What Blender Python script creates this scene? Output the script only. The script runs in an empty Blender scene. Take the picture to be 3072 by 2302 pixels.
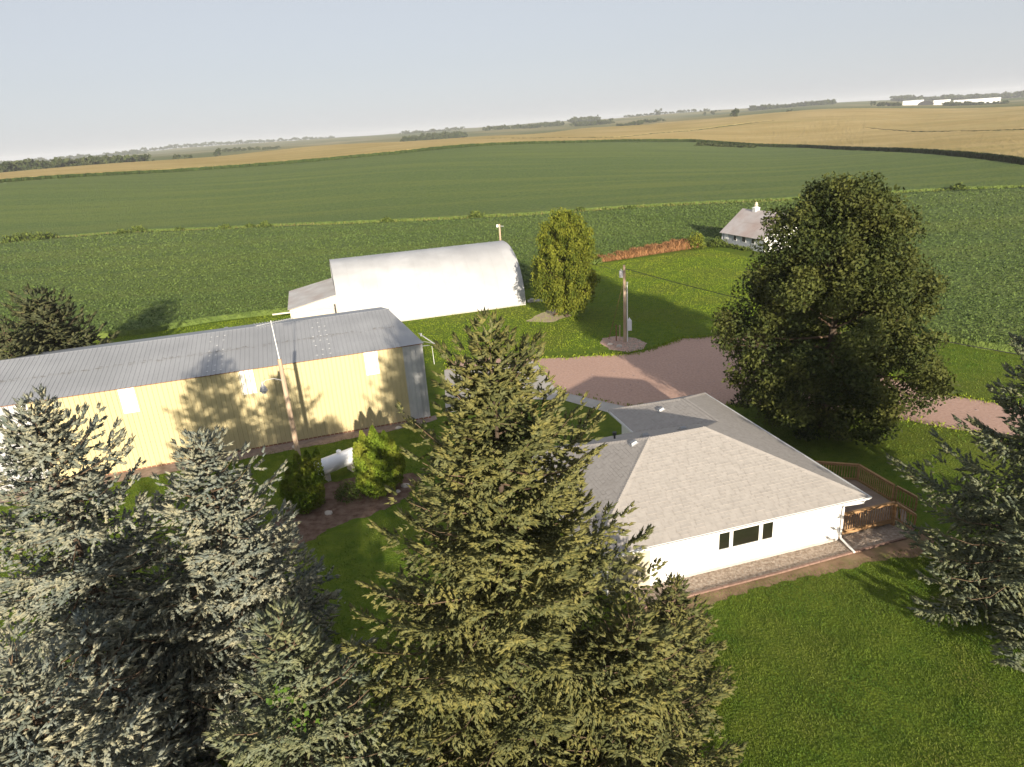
import bpy, math, random
import numpy as np
from mathutils import Vector, Matrix

# ------------------------------------------------------------------ camera, sky, sun, exposure
SC = bpy.context.scene
COL = SC.collection
CAM_H = 20.0
FPX = 2060.0
def cam_axes():
    r = math.radians(3.95); p = math.atan((1151 - 385) * math.cos(r) / FPX)
    fwd = Vector((0, math.cos(p), -math.sin(p))); r0 = Vector((1, 0, 0)); u0 = Vector((0, math.sin(p), math.cos(p)))
    return fwd, r0 * math.cos(r) - u0 * math.sin(r), r0 * math.sin(r) + u0 * math.cos(r)
_f, _r, _u = cam_axes()
cd = bpy.data.cameras.new('camera'); cam = bpy.data.objects.new('camera', cd); COL.objects.link(cam)
cam.matrix_world = Matrix(((_r.x, _u.x, -_f.x, 0), (_r.y, _u.y, -_f.y, 0), (_r.z, _u.z, -_f.z, CAM_H), (0, 0, 0, 1)))
cd.sensor_fit = 'HORIZONTAL'; cd.sensor_width = 36; cd.lens = FPX / 3072 * 36; cd.clip_start = 0.3; cd.clip_end = 30000
SC.camera = cam

SUN_EL = math.radians(13.8)
SHADOW_AZ = math.radians(-12.5)           # heading in which shadows fall (from +Y, clockwise)
SUN_DIR = Vector((-math.sin(SHADOW_AZ) * math.cos(SUN_EL), -math.cos(SHADOW_AZ) * math.cos(SUN_EL), math.sin(SUN_EL)))
world = bpy.data.worlds.new('World'); SC.world = world; world.use_nodes = True
wn = world.node_tree; wn.nodes.clear()
sky = wn.nodes.new('ShaderNodeTexSky'); sky.sky_type = 'NISHITA'; sky.sun_disc = False
sky.sun_elevation = SUN_EL
sky.sun_rotation = math.atan2(SUN_DIR.x, SUN_DIR.y)
sky.altitude = 350; sky.air_density = 1.0; sky.dust_density = 1.2; sky.ozone_density = 2.0
bg = wn.nodes.new('ShaderNodeBackground'); bg.inputs['Strength'].default_value = 0.095
wo = wn.nodes.new('ShaderNodeOutputWorld')
hs = wn.nodes.new('ShaderNodeHueSaturation'); hs.inputs['Saturation'].default_value = 0.55
mixw = wn.nodes.new('ShaderNodeMix'); mixw.data_type = 'RGBA'; mixw.inputs[0].default_value = 0.8; mixw.inputs[7].default_value = (3.0, 3.15, 3.5, 1)
wn.links.new(sky.outputs[0], hs.inputs['Color']); wn.links.new(hs.outputs[0], mixw.inputs[6]); wn.links.new(mixw.outputs[2], bg.inputs[0]); wn.links.new(bg.outputs[0], wo.inputs[0])
sl = bpy.data.lights.new('sun', 'SUN'); sl.energy = 5.0; sl.angle = math.radians(0.8); sl.color = (1.0, 0.89, 0.72)
sun = bpy.data.objects.new('sun', sl); COL.objects.link(sun); sun.location = (0, -30, 60)
sun.rotation_euler = SUN_DIR.to_track_quat('Z', 'Y').to_euler()
SC.view_settings.view_transform = 'Standard'; SC.view_settings.look = 'None'
SC.view_settings.exposure = 0.94; SC.view_settings.gamma = 1.0
SC.render.engine = 'CYCLES'
cy = SC.cycles
cy.use_denoising = True; cy.max_bounces = 5; cy.diffuse_bounces = 3; cy.glossy_bounces = 2; cy.transmission_bounces = 2
cy.volume_bounces = 0; cy.transparent_max_bounces = 4
try: cy.denoiser = 'OPENIMAGEDENOISE'
except Exception: pass

# ------------------------------------------------------------------ helpers
RNG = np.random.default_rng(7)
random.seed(7)

def tag(o, label=None, cat=None, group=None, kind=None):
    if label: o['label'] = label
    if cat: o['category'] = cat
    if group: o['group'] = group
    if kind: o['kind'] = kind
    return o

def empty(name, loc=(0, 0, 0), rz=0.0, label=None, cat=None, group=None):
    o = bpy.data.objects.new(name, None); COL.objects.link(o)
    o.location = loc; o.rotation_euler = (0, 0, rz); o.empty_display_size = 0.3
    return tag(o, label, cat, group)

def link(name, me, mat, parent=None, smooth=False):
    o = bpy.data.objects.new(name, me); COL.objects.link(o)
    if mat is not None and not me.materials: me.materials.append(mat)
    if parent: o.parent = parent
    if smooth: me.polygons.foreach_set('use_smooth', [True] * len(me.polygons))
    return o

def np_mesh(name, V, faces, tint=None, smooth=False):
    """V (n,3); faces: list of (m,k) int arrays"""
    me = bpy.data.meshes.new(name)
    V = np.asarray(V, np.float32); me.vertices.add(len(V)); me.vertices.foreach_set('co', V.ravel())
    faces = [np.asarray(f, np.int32) for f in faces if len(f)]
    nl = sum(f.size for f in faces); npoly = sum(len(f) for f in faces)
    me.loops.add(nl); me.polygons.add(npoly)
    me.loops.foreach_set('vertex_index', np.concatenate([f.ravel() for f in faces]))
    tot = np.concatenate([np.full(len(f), f.shape[1], np.int32) for f in faces])
    st = np.zeros(npoly, np.int32); st[1:] = np.cumsum(tot)[:-1]
    me.polygons.foreach_set('loop_start', st); me.polygons.foreach_set('loop_total', tot)
    if smooth: me.polygons.foreach_set('use_smooth', np.ones(npoly, bool))
    if tint is not None:
        a = me.attributes.new('tint', 'FLOAT', 'POINT'); a.data.foreach_set('value', np.asarray(tint, np.float32))
    me.update(calc_edges=True); me.validate(verbose=False)
    return me

class MB:
    def __init__(s): s.v = []; s.f = []
    def add(s, vs, fs):
        b = len(s.v); s.v += [tuple(v) for v in vs]; s.f += [tuple(i + b for i in f) for f in fs]; return s
    def box(s, x0, x1, y0, y1, z0, z1):
        return s.add([(x0, y0, z0), (x1, y0, z0), (x1, y1, z0), (x0, y1, z0), (x0, y0, z1), (x1, y0, z1), (x1, y1, z1), (x0, y1, z1)],
                     [(3, 2, 1, 0), (4, 5, 6, 7), (0, 1, 5, 4), (1, 2, 6, 5), (2, 3, 7, 6), (3, 0, 4, 7)])
    def bar(s, a, b, w, h=None):
        """square bar between two points"""
        a = Vector(a); b = Vector(b); h = h or w; d = (b - a).normalized()
        up = Vector((0, 0, 1)) if abs(d.z) < .95 else Vector((1, 0, 0))
        x = d.cross(up).normalized(); y = x.cross(d).normalized()
        vs = []
        for p in (a, b):
            for sx, sy in ((-1, -1), (1, -1), (1, 1), (-1, 1)): vs.append(p + x * sx * w / 2 + y * sy * h / 2)
        return s.add(vs, [(3, 2, 1, 0), (4, 5, 6, 7), (0, 1, 5, 4), (1, 2, 6, 5), (2, 3, 7, 6), (3, 0, 4, 7)])
    def tube(s, pts, rads, n=8, cap=True):
        vs = []; fs = []; pts = [Vector(p) for p in pts]
        for i, p in enumerate(pts):
            d = (pts[min(i + 1, len(pts) - 1)] - pts[max(i - 1, 0)]).normalized()
            up = Vector((0, 0, 1)) if abs(d.z) < .9 else Vector((1, 0, 0))
            x = d.cross(up).normalized(); y = x.cross(d).normalized()
            r = rads[i] if hasattr(rads, '__len__') else rads
            for k in range(n):
                a = 2 * math.pi * k / n; vs.append(p + x * math.cos(a) * r + y * math.sin(a) * r)
        for i in range(len(pts) - 1):
            for k in range(n):
                k2 = (k + 1) % n; fs.append((i * n + k, i * n + k2, (i + 1) * n + k2, (i + 1) * n + k))
        if cap:
            fs.append(tuple(range(n - 1, -1, -1))); fs.append(tuple((len(pts) - 1) * n + k for k in range(n)))
        return s.add(vs, fs)
    def prism(s, poly, z0, z1):
        n = len(poly)
        vs = [(p[0], p[1], z0) for p in poly] + [(p[0], p[1], z1) for p in poly]
        fs = [tuple(range(n - 1, -1, -1)), tuple(range(n, 2 * n))] + [(i, (i + 1) % n, n + (i + 1) % n, n + i) for i in range(n)]
        return s.add(vs, fs)
    def mesh(s, name):
        me = bpy.data.meshes.new(name); me.from_pydata(s.v, [], s.f); me.update(); return me
    def build(s, name, mat, parent=None, smooth=False):
        return link(name, s.mesh(name), mat, parent, smooth)

def share(name, me, parent, loc=(0, 0, 0), rot=(0, 0, 0), scale=(1, 1, 1)):
    o = bpy.data.objects.new(name, me); COL.objects.link(o); o.parent = parent
    o.location = loc; o.rotation_euler = rot; o.scale = scale
    return o

def hexc(r, g, b):
    f = lambda c: (c / 255 / 12.92) if c / 255 <= .04045 else ((c / 255 + .055) / 1.055) ** 2.4
    return (f(r), f(g), f(b))

def mat(name, c1, c2=None, scale=4.0, rough=.8, bump=0.0, bscale=None, metallic=0.0, attr=False, c3=None, s3=None, w3=.5,
        spec=.3, detail=5, world=True, stretch=None, transl=0.0, bdist=.05, ramp=(.35, .65), streak=None):
    m = bpy.data.materials.new(name); m.use_nodes = True; nt = m.node_tree; N = nt.nodes; Lk = nt.links
    b = N['Principled BSDF']; b.inputs['Roughness'].default_value = rough; b.inputs['Metallic'].default_value = metallic
    b.inputs['Specular IOR Level'].default_value = spec
    c2 = c2 or tuple(min(1, x * 1.25) for x in c1)
    if world:
        g = N.new('ShaderNodeNewGeometry'); co = g.outputs['Position']
    else:
        t = N.new('ShaderNodeTexCoord'); co = t.outputs['Object']
    if stretch:
        mp = N.new('ShaderNodeMapping'); mp.inputs['Scale'].default_value = stretch; Lk.new(co, mp.inputs[0]); co2 = mp.outputs[0]
    else: co2 = co
    nz = N.new('ShaderNodeTexNoise'); nz.inputs['Scale'].default_value = scale; nz.inputs['Detail'].default_value = detail
    Lk.new(co2, nz.inputs['Vector'])
    mx = N.new('ShaderNodeMix'); mx.data_type = 'RGBA'
    mx.inputs[6].default_value = (*c1, 1); mx.inputs[7].default_value = (*c2, 1)
    mr = N.new('ShaderNodeMapRange'); mr.inputs[1].default_value = ramp[0]; mr.inputs[2].default_value = ramp[1]
    Lk.new(nz.outputs[0], mr.inputs[0])
    if attr:
        at = N.new('ShaderNodeAttribute'); at.attribute_name = 'tint'
        ad = N.new('ShaderNodeMath'); ad.operation = 'MULTIPLY_ADD'; ad.inputs[1].default_value = .5; ad.use_clamp = True
        Lk.new(mr.outputs[0], ad.inputs[0])
        sb = N.new('ShaderNodeMath'); sb.operation = 'SUBTRACT'; sb.inputs[1].default_value = .25
        Lk.new(at.outputs['Fac'], sb.inputs[0]); Lk.new(sb.outputs[0], ad.inputs[2]); Lk.new(ad.outputs[0], mx.inputs[0])
    else: Lk.new(mr.outputs[0], mx.inputs[0])
    out = mx.outputs[2]
    if c3 is not None:
        n3 = N.new('ShaderNodeTexNoise'); n3.inputs['Scale'].default_value = s3; n3.inputs['Detail'].default_value = 4
        if streak:
            m9 = N.new('ShaderNodeMapping'); m9.inputs['Scale'].default_value = streak; m9.inputs['Rotation'].default_value = (0, 0, math.radians(12)); Lk.new(co, m9.inputs[0]); Lk.new(m9.outputs[0], n3.inputs['Vector'])
        else: Lk.new(co, n3.inputs['Vector'])
        r3 = N.new('ShaderNodeMapRange'); r3.inputs[1].default_value = .45; r3.inputs[2].default_value = .7; r3.inputs[4].default_value = w3
        Lk.new(n3.outputs[0], r3.inputs[0])
        m3 = N.new('ShaderNodeMix'); m3.data_type = 'RGBA'; m3.inputs[7].default_value = (*c3, 1)
        Lk.new(r3.outputs[0], m3.inputs[0]); Lk.new(out, m3.inputs[6]); out = m3.outputs[2]
    Lk.new(out, b.inputs['Base Color'])
    if bump:
        nb = N.new('ShaderNodeTexNoise'); nb.inputs['Scale'].default_value = bscale or scale * 3; nb.inputs['Detail'].default_value = 4
        Lk.new(co, nb.inputs['Vector'])
        bp = N.new('ShaderNodeBump'); bp.inputs['Strength'].default_value = bump; bp.inputs['Distance'].default_value = bdist
        Lk.new(nb.outputs[0], bp.inputs['Height']); Lk.new(bp.outputs[0], b.inputs['Normal'])
    if transl:
        tr = N.new('ShaderNodeBsdfTranslucent'); Lk.new(out, tr.inputs[0])
        ms = N.new('ShaderNodeMixShader'); ms.inputs[0].default_value = transl
        Lk.new(b.outputs[0], ms.inputs[1]); Lk.new(tr.outputs[0], ms.inputs[2]); Lk.new(ms.outputs[0], N['Material Output'].inputs[0])
    return m

m_lawn = mat('lawn_grass', (.075, .125, .012), (.12, .165, .017), scale=1.6, rough=.95, bump=1.0, bscale=9, bdist=.12, c3=(.13, .135, .024), s3=.12, w3=.45, spec=.1)
m_blade = mat('grass_blade', (.056, .112, .013), (.145, .20, .026), scale=.6, rough=.8, attr=True, spec=.15, c3=(.15, .15, .035), s3=.35, w3=.75)
m_blade_lit = mat('sunlit_grass_blade', (.165, .245, .015), (.265, .32, .028), scale=.5, rough=.85, attr=True, spec=.1, c3=(.25, .25, .04), s3=.12, w3=.5)  # brighter copy of the lawn blades, with the yard's sunlight put into the colour
m_bean = mat('soybean_canopy', (.072, .110, .024), (.118, .165, .036), scale=1.1, rough=.85, bump=1.0, bscale=2.2, bdist=.6, c3=(.175, .20, .038), s3=.09, w3=.5, spec=.2, streak=(.09, 1, 1))
m_beanleaf = mat('soybean_leaf', (.056, .092, .022), (.100, .146, .032), scale=.4, rough=.7, attr=True, spec=.25, c3=(.13, .165, .03), s3=.02, w3=.4)
m_corn = mat('corn_tassels', (.36, .265, .10), (.44, .33, .145), scale=.02, rough=.9, bump=1.0, bscale=.9, bdist=.8, c3=(.30, .245, .085), s3=.05, w3=.7, spec=.1, streak=(.15, 1, 1))
m_cornside = mat('corn_leaves', (.030, .052, .014), (.075, .095, .026), scale=.8, rough=.9, attr=True, spec=.1)
m_far = mat('far_fields', (.115, .13, .05), (.27, .225, .11), scale=.0035, rough=.95, c3=(.07, .105, .04), s3=.0022, w3=.9, spec=0, stretch=(1, .45, 1), detail=3)
m_water = mat('waterway_grass', (.065, .105, .026), (.115, .14, .042), scale=.12, rough=.95, bump=1, bscale=3, bdist=.3, c3=(.20, .17, .10), s3=.07, w3=.9, spec=0)
m_track = mat('dirt_track', (.38, .30, .19), (.46, .37, .25), scale=.4, rough=.95)
m_gravel = mat('pink_gravel', (.43, .275, .215), (.51, .34, .27), scale=5, rough=.95, bump=.5, bscale=18, bdist=.03, c3=(.33, .215, .18), s3=.2, w3=.15, spec=.1)
m_strip = mat('brown_gravel', (.23, .165, .135), (.33, .25, .21), scale=3, rough=.95, bump=.5, bscale=14, bdist=.03, c3=(.16, .13, .09), s3=.8, w3=.5)
m_conc = mat('concrete', (.40, .37, .33), (.47, .44, .40), scale=1.2, rough=.85, bump=.1, bscale=20, bdist=.01)
m_dirt = mat('bare_dirt', (.20, .125, .075), (.29, .19, .12), scale=1.6, rough=.95, bump=.6, bscale=9, bdist=.04, c3=(.10, .12, .03), s3=.9, w3=.5)
m_sand = mat('sandy_dirt', (.40, .31, .22), (.47, .37, .27), scale=1.2, rough=.95, bump=.4, bscale=10, bdist=.03)
m_mulch = mat('wood_mulch', (.105, .058, .038), (.20, .135, .10), scale=2.2, rough=.95, bump=1, bscale=25, bdist=.05)
m_pebble = mat('pebble', (.24, .18, .135), (.42, .35, .29), scale=7, rough=.8, detail=1, ramp=(.3, .7))
m_rock = mat('pale_rock', (.42, .37, .32), (.55, .49, .43), scale=3, rough=.85, bump=.3)
m_edge = mat('red_edging_block', (.20, .125, .098), (.27, .175, .14), scale=4, rough=.85, bump=.2)
m_white = mat('white_siding', (.80, .79, .77), (.83, .82, .80), scale=3, rough=.6)
m_beige = mat('beige_siding', (.50, .45, .33), (.54, .49, .37), scale=3, rough=.7)
m_trim = mat('white_trim', (.82, .81, .79), (.84, .83, .81), scale=3, rough=.4, spec=.5)
m_shingle = mat('tan_shingle', (.335, .308, .283), (.375, .345, .318), scale=3.2, rough=.92, bump=.25, bscale=60, bdist=.01, detail=2, c3=(.32, .29, .265), s3=.7, w3=.22)
m_under = mat('shingle_underlay', (.28, .24, .20), (.32, .27, .23), scale=3, rough=.95)
m_wood = mat('cedar_deck', (.30, .165, .075), (.42, .26, .13), scale=1.2, rough=.65, stretch=(1, 1, 6))
m_woodgrey = mat('deck_board', (.22, .16, .12), (.30, .23, .18), scale=1.5, rough=.75)
m_pole = mat('weathered_pole', (.36, .255, .175), (.50, .38, .275), scale=1.2, rough=.85, stretch=(5, 5, .6), bump=.3, bscale=8)
m_yellow = mat('yellow_steel', (.49, .415, .23), (.52, .445, .255), scale=.5, rough=.5, c3=(.46, .385, .21), s3=.25, w3=.5, spec=.3)
m_silver = mat('galvanised_steel', (.36, .36, .37), (.50, .50, .50), scale=.7, rough=.45, metallic=.15, spec=.5, stretch=(1, 1, .15))
m_roofst = mat('grey_roof_steel', (.32, .325, .335), (.38, .385, .395), scale=.35, rough=.5, metallic=.25, spec=.5, c3=(.29, .295, .305), s3=.2, w3=.6)
m_panelw = mat('white_light_panel', (.82, .81, .78), (.84, .83, .80), scale=2, rough=.5)
m_quon = mat('white_arch_steel', (.40, .40, .405), (.50, .50, .505), scale=.35, rough=.55, c3=(.33, .33, .34), s3=.12, w3=.6, spec=.35)
m_leanroof = mat('weathered_roof', (.46, .435, .415), (.54, .52, .50), scale=.7, rough=.75, c3=(.34, .20, .14), s3=.45, w3=.3)
m_leanwall = mat('cream_wall', (.56, .50, .42), (.60, .54, .46), scale=.8, rough=.7)
m_barnwall = mat('grey_clapboard', (.40, .42, .45), (.47, .49, .52), scale=2, rough=.8, stretch=(1, 1, 6))
m_barnroof = mat('rusty_sheet_roof', (.43, .37, .35), (.50, .46, .45), scale=.6, rough=.7, c3=(.36, .22, .17), s3=.25, w3=.55)
m_glass = mat('dark_glass', (.012, .013, .008), (.02, .021, .013), scale=1, rough=.12, spec=.5)
m_dark = mat('dark_metal', (.03, .03, .03), (.05, .05, .05), rough=.5)
m_rust = mat('rusty_iron', (.18, .085, .05), (.26, .13, .08), scale=6, rough=.9)
m_tank = mat('tank_paint', (.78, .79, .82), (.81, .82, .85), scale=2, rough=.35, spec=.5)
m_bark = mat('bark', (.050, .036, .025), (.095, .07, .05), scale=5, rough=.95)
m_twigbark = mat('bare_branch', (.085, .055, .035), (.16, .11, .07), scale=5, rough=.95)
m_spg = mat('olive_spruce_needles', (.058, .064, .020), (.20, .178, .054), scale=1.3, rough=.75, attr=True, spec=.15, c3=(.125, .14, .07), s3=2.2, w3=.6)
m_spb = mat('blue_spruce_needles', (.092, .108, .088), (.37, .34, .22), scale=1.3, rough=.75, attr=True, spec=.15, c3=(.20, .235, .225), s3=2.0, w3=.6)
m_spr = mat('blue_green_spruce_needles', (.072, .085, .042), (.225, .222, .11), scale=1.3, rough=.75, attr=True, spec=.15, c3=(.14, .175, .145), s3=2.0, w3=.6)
m_spd = mat('shaded_spruce_needles', (.028, .034, .014), (.13, .125, .055), scale=1.0, rough=.8, attr=True, spec=.1, c3=(.07, .085, .055), s3=1.5, w3=.5)  # shade from neighbouring trees put into the needle colour
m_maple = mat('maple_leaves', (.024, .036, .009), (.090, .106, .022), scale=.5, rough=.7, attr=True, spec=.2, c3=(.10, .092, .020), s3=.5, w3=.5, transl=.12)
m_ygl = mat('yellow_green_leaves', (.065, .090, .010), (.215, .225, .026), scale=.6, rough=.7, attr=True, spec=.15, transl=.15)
m_arb = mat('arborvitae_leaves', (.075, .125, .010), (.20, .265, .026), scale=1, rough=.75, attr=True, spec=.15, c3=(.20, .14, .03), s3=1.0, w3=.4)
m_shrub = mat('shrub_leaves', (.045, .07, .014), (.12, .15, .03), scale=1, rough=.8, attr=True, spec=.1)
m_weed = mat('rust_red_weeds', (.235, .115, .05), (.41, .225, .11), scale=.5, rough=.9, attr=True, spec=.1)
m_fartree = mat('far_tree_leaves', (.028, .042, .016), (.075, .085, .032), scale=.1, rough=.9, attr=True, spec=0)
m_vine = mat('bright_vine_leaves', (.045, .095, .012), (.10, .17, .02), scale=2, rough=.7, attr=True, spec=.2, transl=.2)

# ------------------------------------------------------------------ terrain
TERR = {
 -70: [(240, 0), (420, 9), (560, 10), (780, 6), (1600, 9), (2600, 12), (4500, 14), (7500, -10)],
 -34.4: [(227, 0), (420, 11.0), (560, 11.5), (780, 6.5), (950, 8.0), (1600, 8.2), (2600, 11.8), (4500, 12.6), (7500, -16.9)],
 -22.2: [(198, 0), (430, 9.0), (650, 12.1), (950, 7.6), (1700, 13.7), (2600, 17.6), (4500, 31.8), (7500, 10)],
 -7.5: [(172, 0), (430, 9.9), (700, 12.3), (1100, 7.0), (1800, 11.0), (2800, 20.2), (4500, 33.7), (7500, 10)],
 8.2: [(169, 0), (520, 6.1), (900, 11.0), (1300, 8.4), (1900, 14.2), (2800, 23.3), (4200, 35.5), (7500, 9.8)],
 23.0: [(175, 0), (300, -1.6), (480, -2.6), (1150, 13.7), (1500, 13.9), (2000, 19.5), (3000, 28.6), (4200, 37.0), (7500, 12)],
 36.6: [(194, 0), (250, -.4), (500, -0.9), (1000, 2.7), (1300, 2.4), (2000, 3.3), (3000, 6), (4200, 9), (7500, -20)],
 70: [(194, 0), (250, 0), (500, 0), (1000, 4), (2000, 8), (4200, 14), (7500, -15)],
}
def pchip(x, y, xi):
    x = np.asarray(x, float); y = np.asarray(y, float); h = np.diff(x); d = np.diff(y) / h
    m = np.zeros(len(x)); 
    for i in range(1, len(x) - 1):
        m[i] = 0 if d[i - 1] * d[i] <= 0 else 2 * d[i - 1] * d[i] / (d[i - 1] + d[i])
    k = np.clip(np.searchsorted(x, xi) - 1, 0, len(x) - 2); t = np.clip((xi - x[k]) / h[k], 0, 1)
    return ((1 + 2 * t) * (1 - t) ** 2 * y[k] + t * (1 - t) ** 2 * h[k] * m[k] + t * t * (3 - 2 * t) * y[k + 1] + t * t * (t - 1) * h[k] * m[k + 1])
LD = np.linspace(math.log(30), math.log(9000), 260)
TH = np.arange(-180, 180.01, 1.0)
def build_grid():
    ths = sorted(TERR); rows = []
    for t in ths:
        pr = [(20, 0), (60, 0), (120, 0)] + TERR[t] + [(9500, TERR[t][-1][1] - 15)]
        rows.append(pchip([math.log(p[0]) for p in pr], [p[1] for p in pr], LD))
    rows = np.array(rows); G = np.zeros((len(TH), len(LD)))
    for j in range(len(LD)):
        a = np.array([-180] + ths + [180.]); b = np.concatenate([[rows[0, j] * .6 + rows[-1, j] * .4], rows[:, j], [rows[0, j] * .6 + rows[-1, j] * .4]])
        G[:, j] = pchip(a, b, TH)
    return G
TG = build_grid()
_ph = RNG.uniform(0, 6.28, 12)
def terr(x, y):
    x = np.asarray(x, float); y = np.asarray(y, float)
    d = np.maximum(np.hypot(x, y), 30.01); th = np.degrees(np.arctan2(x, y))
    i = np.clip(th + 180, 0, 359.999); i0 = i.astype(int); fi = i - i0
    j = np.clip((np.log(d) - LD[0]) / (LD[1] - LD[0]), 0, len(LD) - 1.001); j0 = j.astype(int); fj = j - j0
    z = (TG[i0, j0] * (1 - fi) * (1 - fj) + TG[i0 + 1, j0] * fi * (1 - fj) + TG[i0, j0 + 1] * (1 - fi) * fj + TG[i0 + 1, j0 + 1] * fi * fj)
    w = np.clip((d - 220) / 400, 0, 1); w2 = np.clip((d - 900) / 1500, 0, 1)
    z = z + w * (1.1 * np.sin(x / 61 + _ph[0]) * np.sin(y / 83 + _ph[1]) + .7 * np.sin(x / 37 + y / 49 + _ph[2]))
    z = z + w2 * (3.0 * np.sin(x / 260 + _ph[3]) * np.sin(y / 340 + _ph[4]) + 2.2 * np.sin(x / 150 - y / 210 + _ph[5]))
    return z
def tz(x, y): return float(terr(x, y))

def tabf(tab):
    a = np.array(sorted(tab)); return lambda t: np.interp(t, a[:, 0], a[:, 1])
BEAN0 = tabf([(-180, 95), (-70, 100), (-45, 98), (-32, 92.8), (-28.8, 90.3), (-23.6, 90.8), (-18, 89.4), (2, 89.5), (4, 95), (6.9, 102.8), (10.7, 109.3), (16.5, 116.8), (22, 122), (25, 120), (27, 100), (30, 76), (33, 69), (35.9, 67.3), (42, 67), (60, 75), (180, 95)])
WATER = tabf([(-180, 240), (-45, 238), (-35.4, 227.3), (-32.4, 223.9), (-27.5, 213.4), (-22.2, 198.3), (-12.8, 180.1), (-5.4, 171.4), (2.1, 167.3), (14.6, 171.9), (22.0, 174.2), (29.5, 185.3), (33.9, 191.2), (36.9, 193.9), (60, 210), (180, 240)])
CORN0 = tabf([(-180, 420), (-45, 425), (-34.4, 420), (-22.2, 430), (-7.5, 430), (0, 470), (8.2, 520), (15, 540), (22.9, 480), (28.1, 390), (32.6, 315), (36.6, 262), (42, 225), (60, 240), (180, 420)])
CORN1 = tabf([(-180, 560), (-34.4, 590), (-22, 680), (-7.5, 740), (2, 800), (8.2, 930), (15, 1150), (22.9, 1230), (28, 1200), (36.6, 1060), (60, 1000), (180, 560)])
LANE = tabf([(-2, 700), (3, 610), (8.2, 560), (10, 558), (13, 620), (17, 700), (20, 745), (21, 760)])
LANE2 = tabf([(27, 640), (30, 560), (34, 500), (38, 470), (45, 440), (60, 430)])

def polar_sheet(th0, th1, nth, d0f, d1f, nd, h, pw=1.0, hole=None, jit=0.0):
    """raised sheet between two distances, skirts down to the ground all round"""
    th = np.linspace(th0, th1, nth); a = d0f(th); b = d1f(th)
    s = np.linspace(0, 1, nd) ** pw
    D = a[:, None] * (b / a)[:, None] ** s[None, :]
    X = np.sin(np.radians(th))[:, None] * D; Y = np.cos(np.radians(th))[:, None] * D
    Z = terr(X, Y) + h
    if jit: Z = Z + RNG.uniform(-jit, jit, Z.shape)
    V = np.stack([X, Y, Z], -1).reshape(-1, 3)
    I = np.arange(nth * nd).reshape(nth, nd)
    F = np.stack([I[:-1, :-1], I[1:, :-1], I[1:, 1:], I[:-1, 1:]], -1).reshape(-1, 4)[:, ::-1]
    # skirts
    sk = []; vs = [V]; n = len(V)
    for line in (I[:, 0], I[::-1, -1]):
        low = V[line].copy(); low[:, 2] -= h + .25
        vs.append(low); L = np.arange(len(line)) + n; n += len(line)
        sk.append(np.stack([line[:-1], line[1:], L[1:], L[:-1]], -1))
    return np.concatenate(vs), [F, np.concatenate(sk)], len(F)

# the ground: one sheet to the horizon
def build_ground():
    ang = np.concatenate([np.arange(-180, -50, 6), np.arange(-50, 50, .5), np.arange(50, 180, 6)])
    dist = np.concatenate([[0.5], np.geomspace(8, 9000, 150)])
    A, D = np.meshgrid(np.radians(ang), dist, indexing='ij')
    X = np.sin(A) * D; Y = np.cos(A) * D; Z = terr(X, Y) - .02
    n, m = X.shape; V = np.stack([X, Y, Z], -1).reshape(-1, 3)
    I = np.arange(n * m).reshape(n, m); J = np.roll(I, -1, 0)
    F = np.stack([I[:, :-1], I[:, 1:], J[:, 1:], J[:, :-1]], -1).reshape(-1, 4)[:, ::-1]
    c = len(V); V = np.concatenate([V, [[0, 0, -.02]]])
    T = np.stack([I[:, 0], J[:, 0], np.full(n, c)], -1)[:, ::-1]
    o = link('ground', np_mesh('ground', V, [F[:, ::-1], T[:, ::-1]], smooth=True), m_far); tag(o, kind='structure')
build_ground()

# flat yard sheets
def flat(name, poly, z, mat_, kind='structure', th=None):
    mb = MB(); n = len(poly)
    mb.add([(p[0], p[1], z) for p in poly], [tuple(range(n))])
    o = mb.build(name, mat_); tag(o, kind=kind); return o
def ragged(poly, step=.6, amp=.15, seed=1):
    r = np.random.default_rng(seed); out = []
    for i in range(len(poly)):
        a = np.array(poly[i], float); b = np.array(poly[(i + 1) % len(poly)], float); n = max(1, int(np.linalg.norm(b - a) / step))
        for k in range(n):
            p = a + (b - a) * k / n; out.append(tuple(p + r.uniform(-amp, amp, 2)))
    return out
lw = [(math.sin(math.radians(t)) * (float(BEAN0(t)) + 1.5), math.cos(math.radians(t)) * (float(BEAN0(t)) + 1.5)) for t in np.arange(-180, 180, 2.0)]
flat('lawn', lw[::-1], .0, m_lawn)

th_h = math.radians(14.5); HU = np.array([math.cos(th_h), math.sin(th_h)]); HV = np.array([-HU[1], HU[0]])
def hxy(u, v): p = HU * u + HV * v; return (float(p[0]), float(p[1]))
CONC = [(-6.0, 58.6), (2.2, 59.3), (3.6, 51.4), (8.3, 47.3), (9.2, 46.2), (6.9, 46.4), (4.0, 49.3), (1.0, 50.2), (-5.2, 48.4)]
GRAV = [(-5.8, 61.0), (-2, 61.4), (2.4, 60.0), (4.8, 59.7), (8.1, 59.65), (10.7, 59.4), (12.8, 60.4), (16.5, 63.0), (22.2, 63.3), (26, 58), (28.3, 51), (31.2, 45.5), (36, 41), (46, 34), (44, 29), (36, 34), (28.2, 39.8), (24, 43.5), (17, 46.2), (8.2, 47.2), (3.6, 51.3), (2.2, 59.0), (-5.8, 58.5)]
RGRAV = ragged(GRAV, .7, .16, 3)
flat('gravel_drive', RGRAV, .008, m_gravel)
flat('concrete_apron', CONC, .016, m_conc)
BED = [hxy(11.0, 23.9), hxy(11.0, 22.55), hxy(18, 22.6), hxy(22, 22.72), hxy(25.2, 22.75), hxy(26.2, 23.3), hxy(26.2, 25.4), hxy(22.2, 25.4), hxy(22.2, 23.9)]
flat('pebble_bed', BED, .012, m_pebble)
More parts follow.
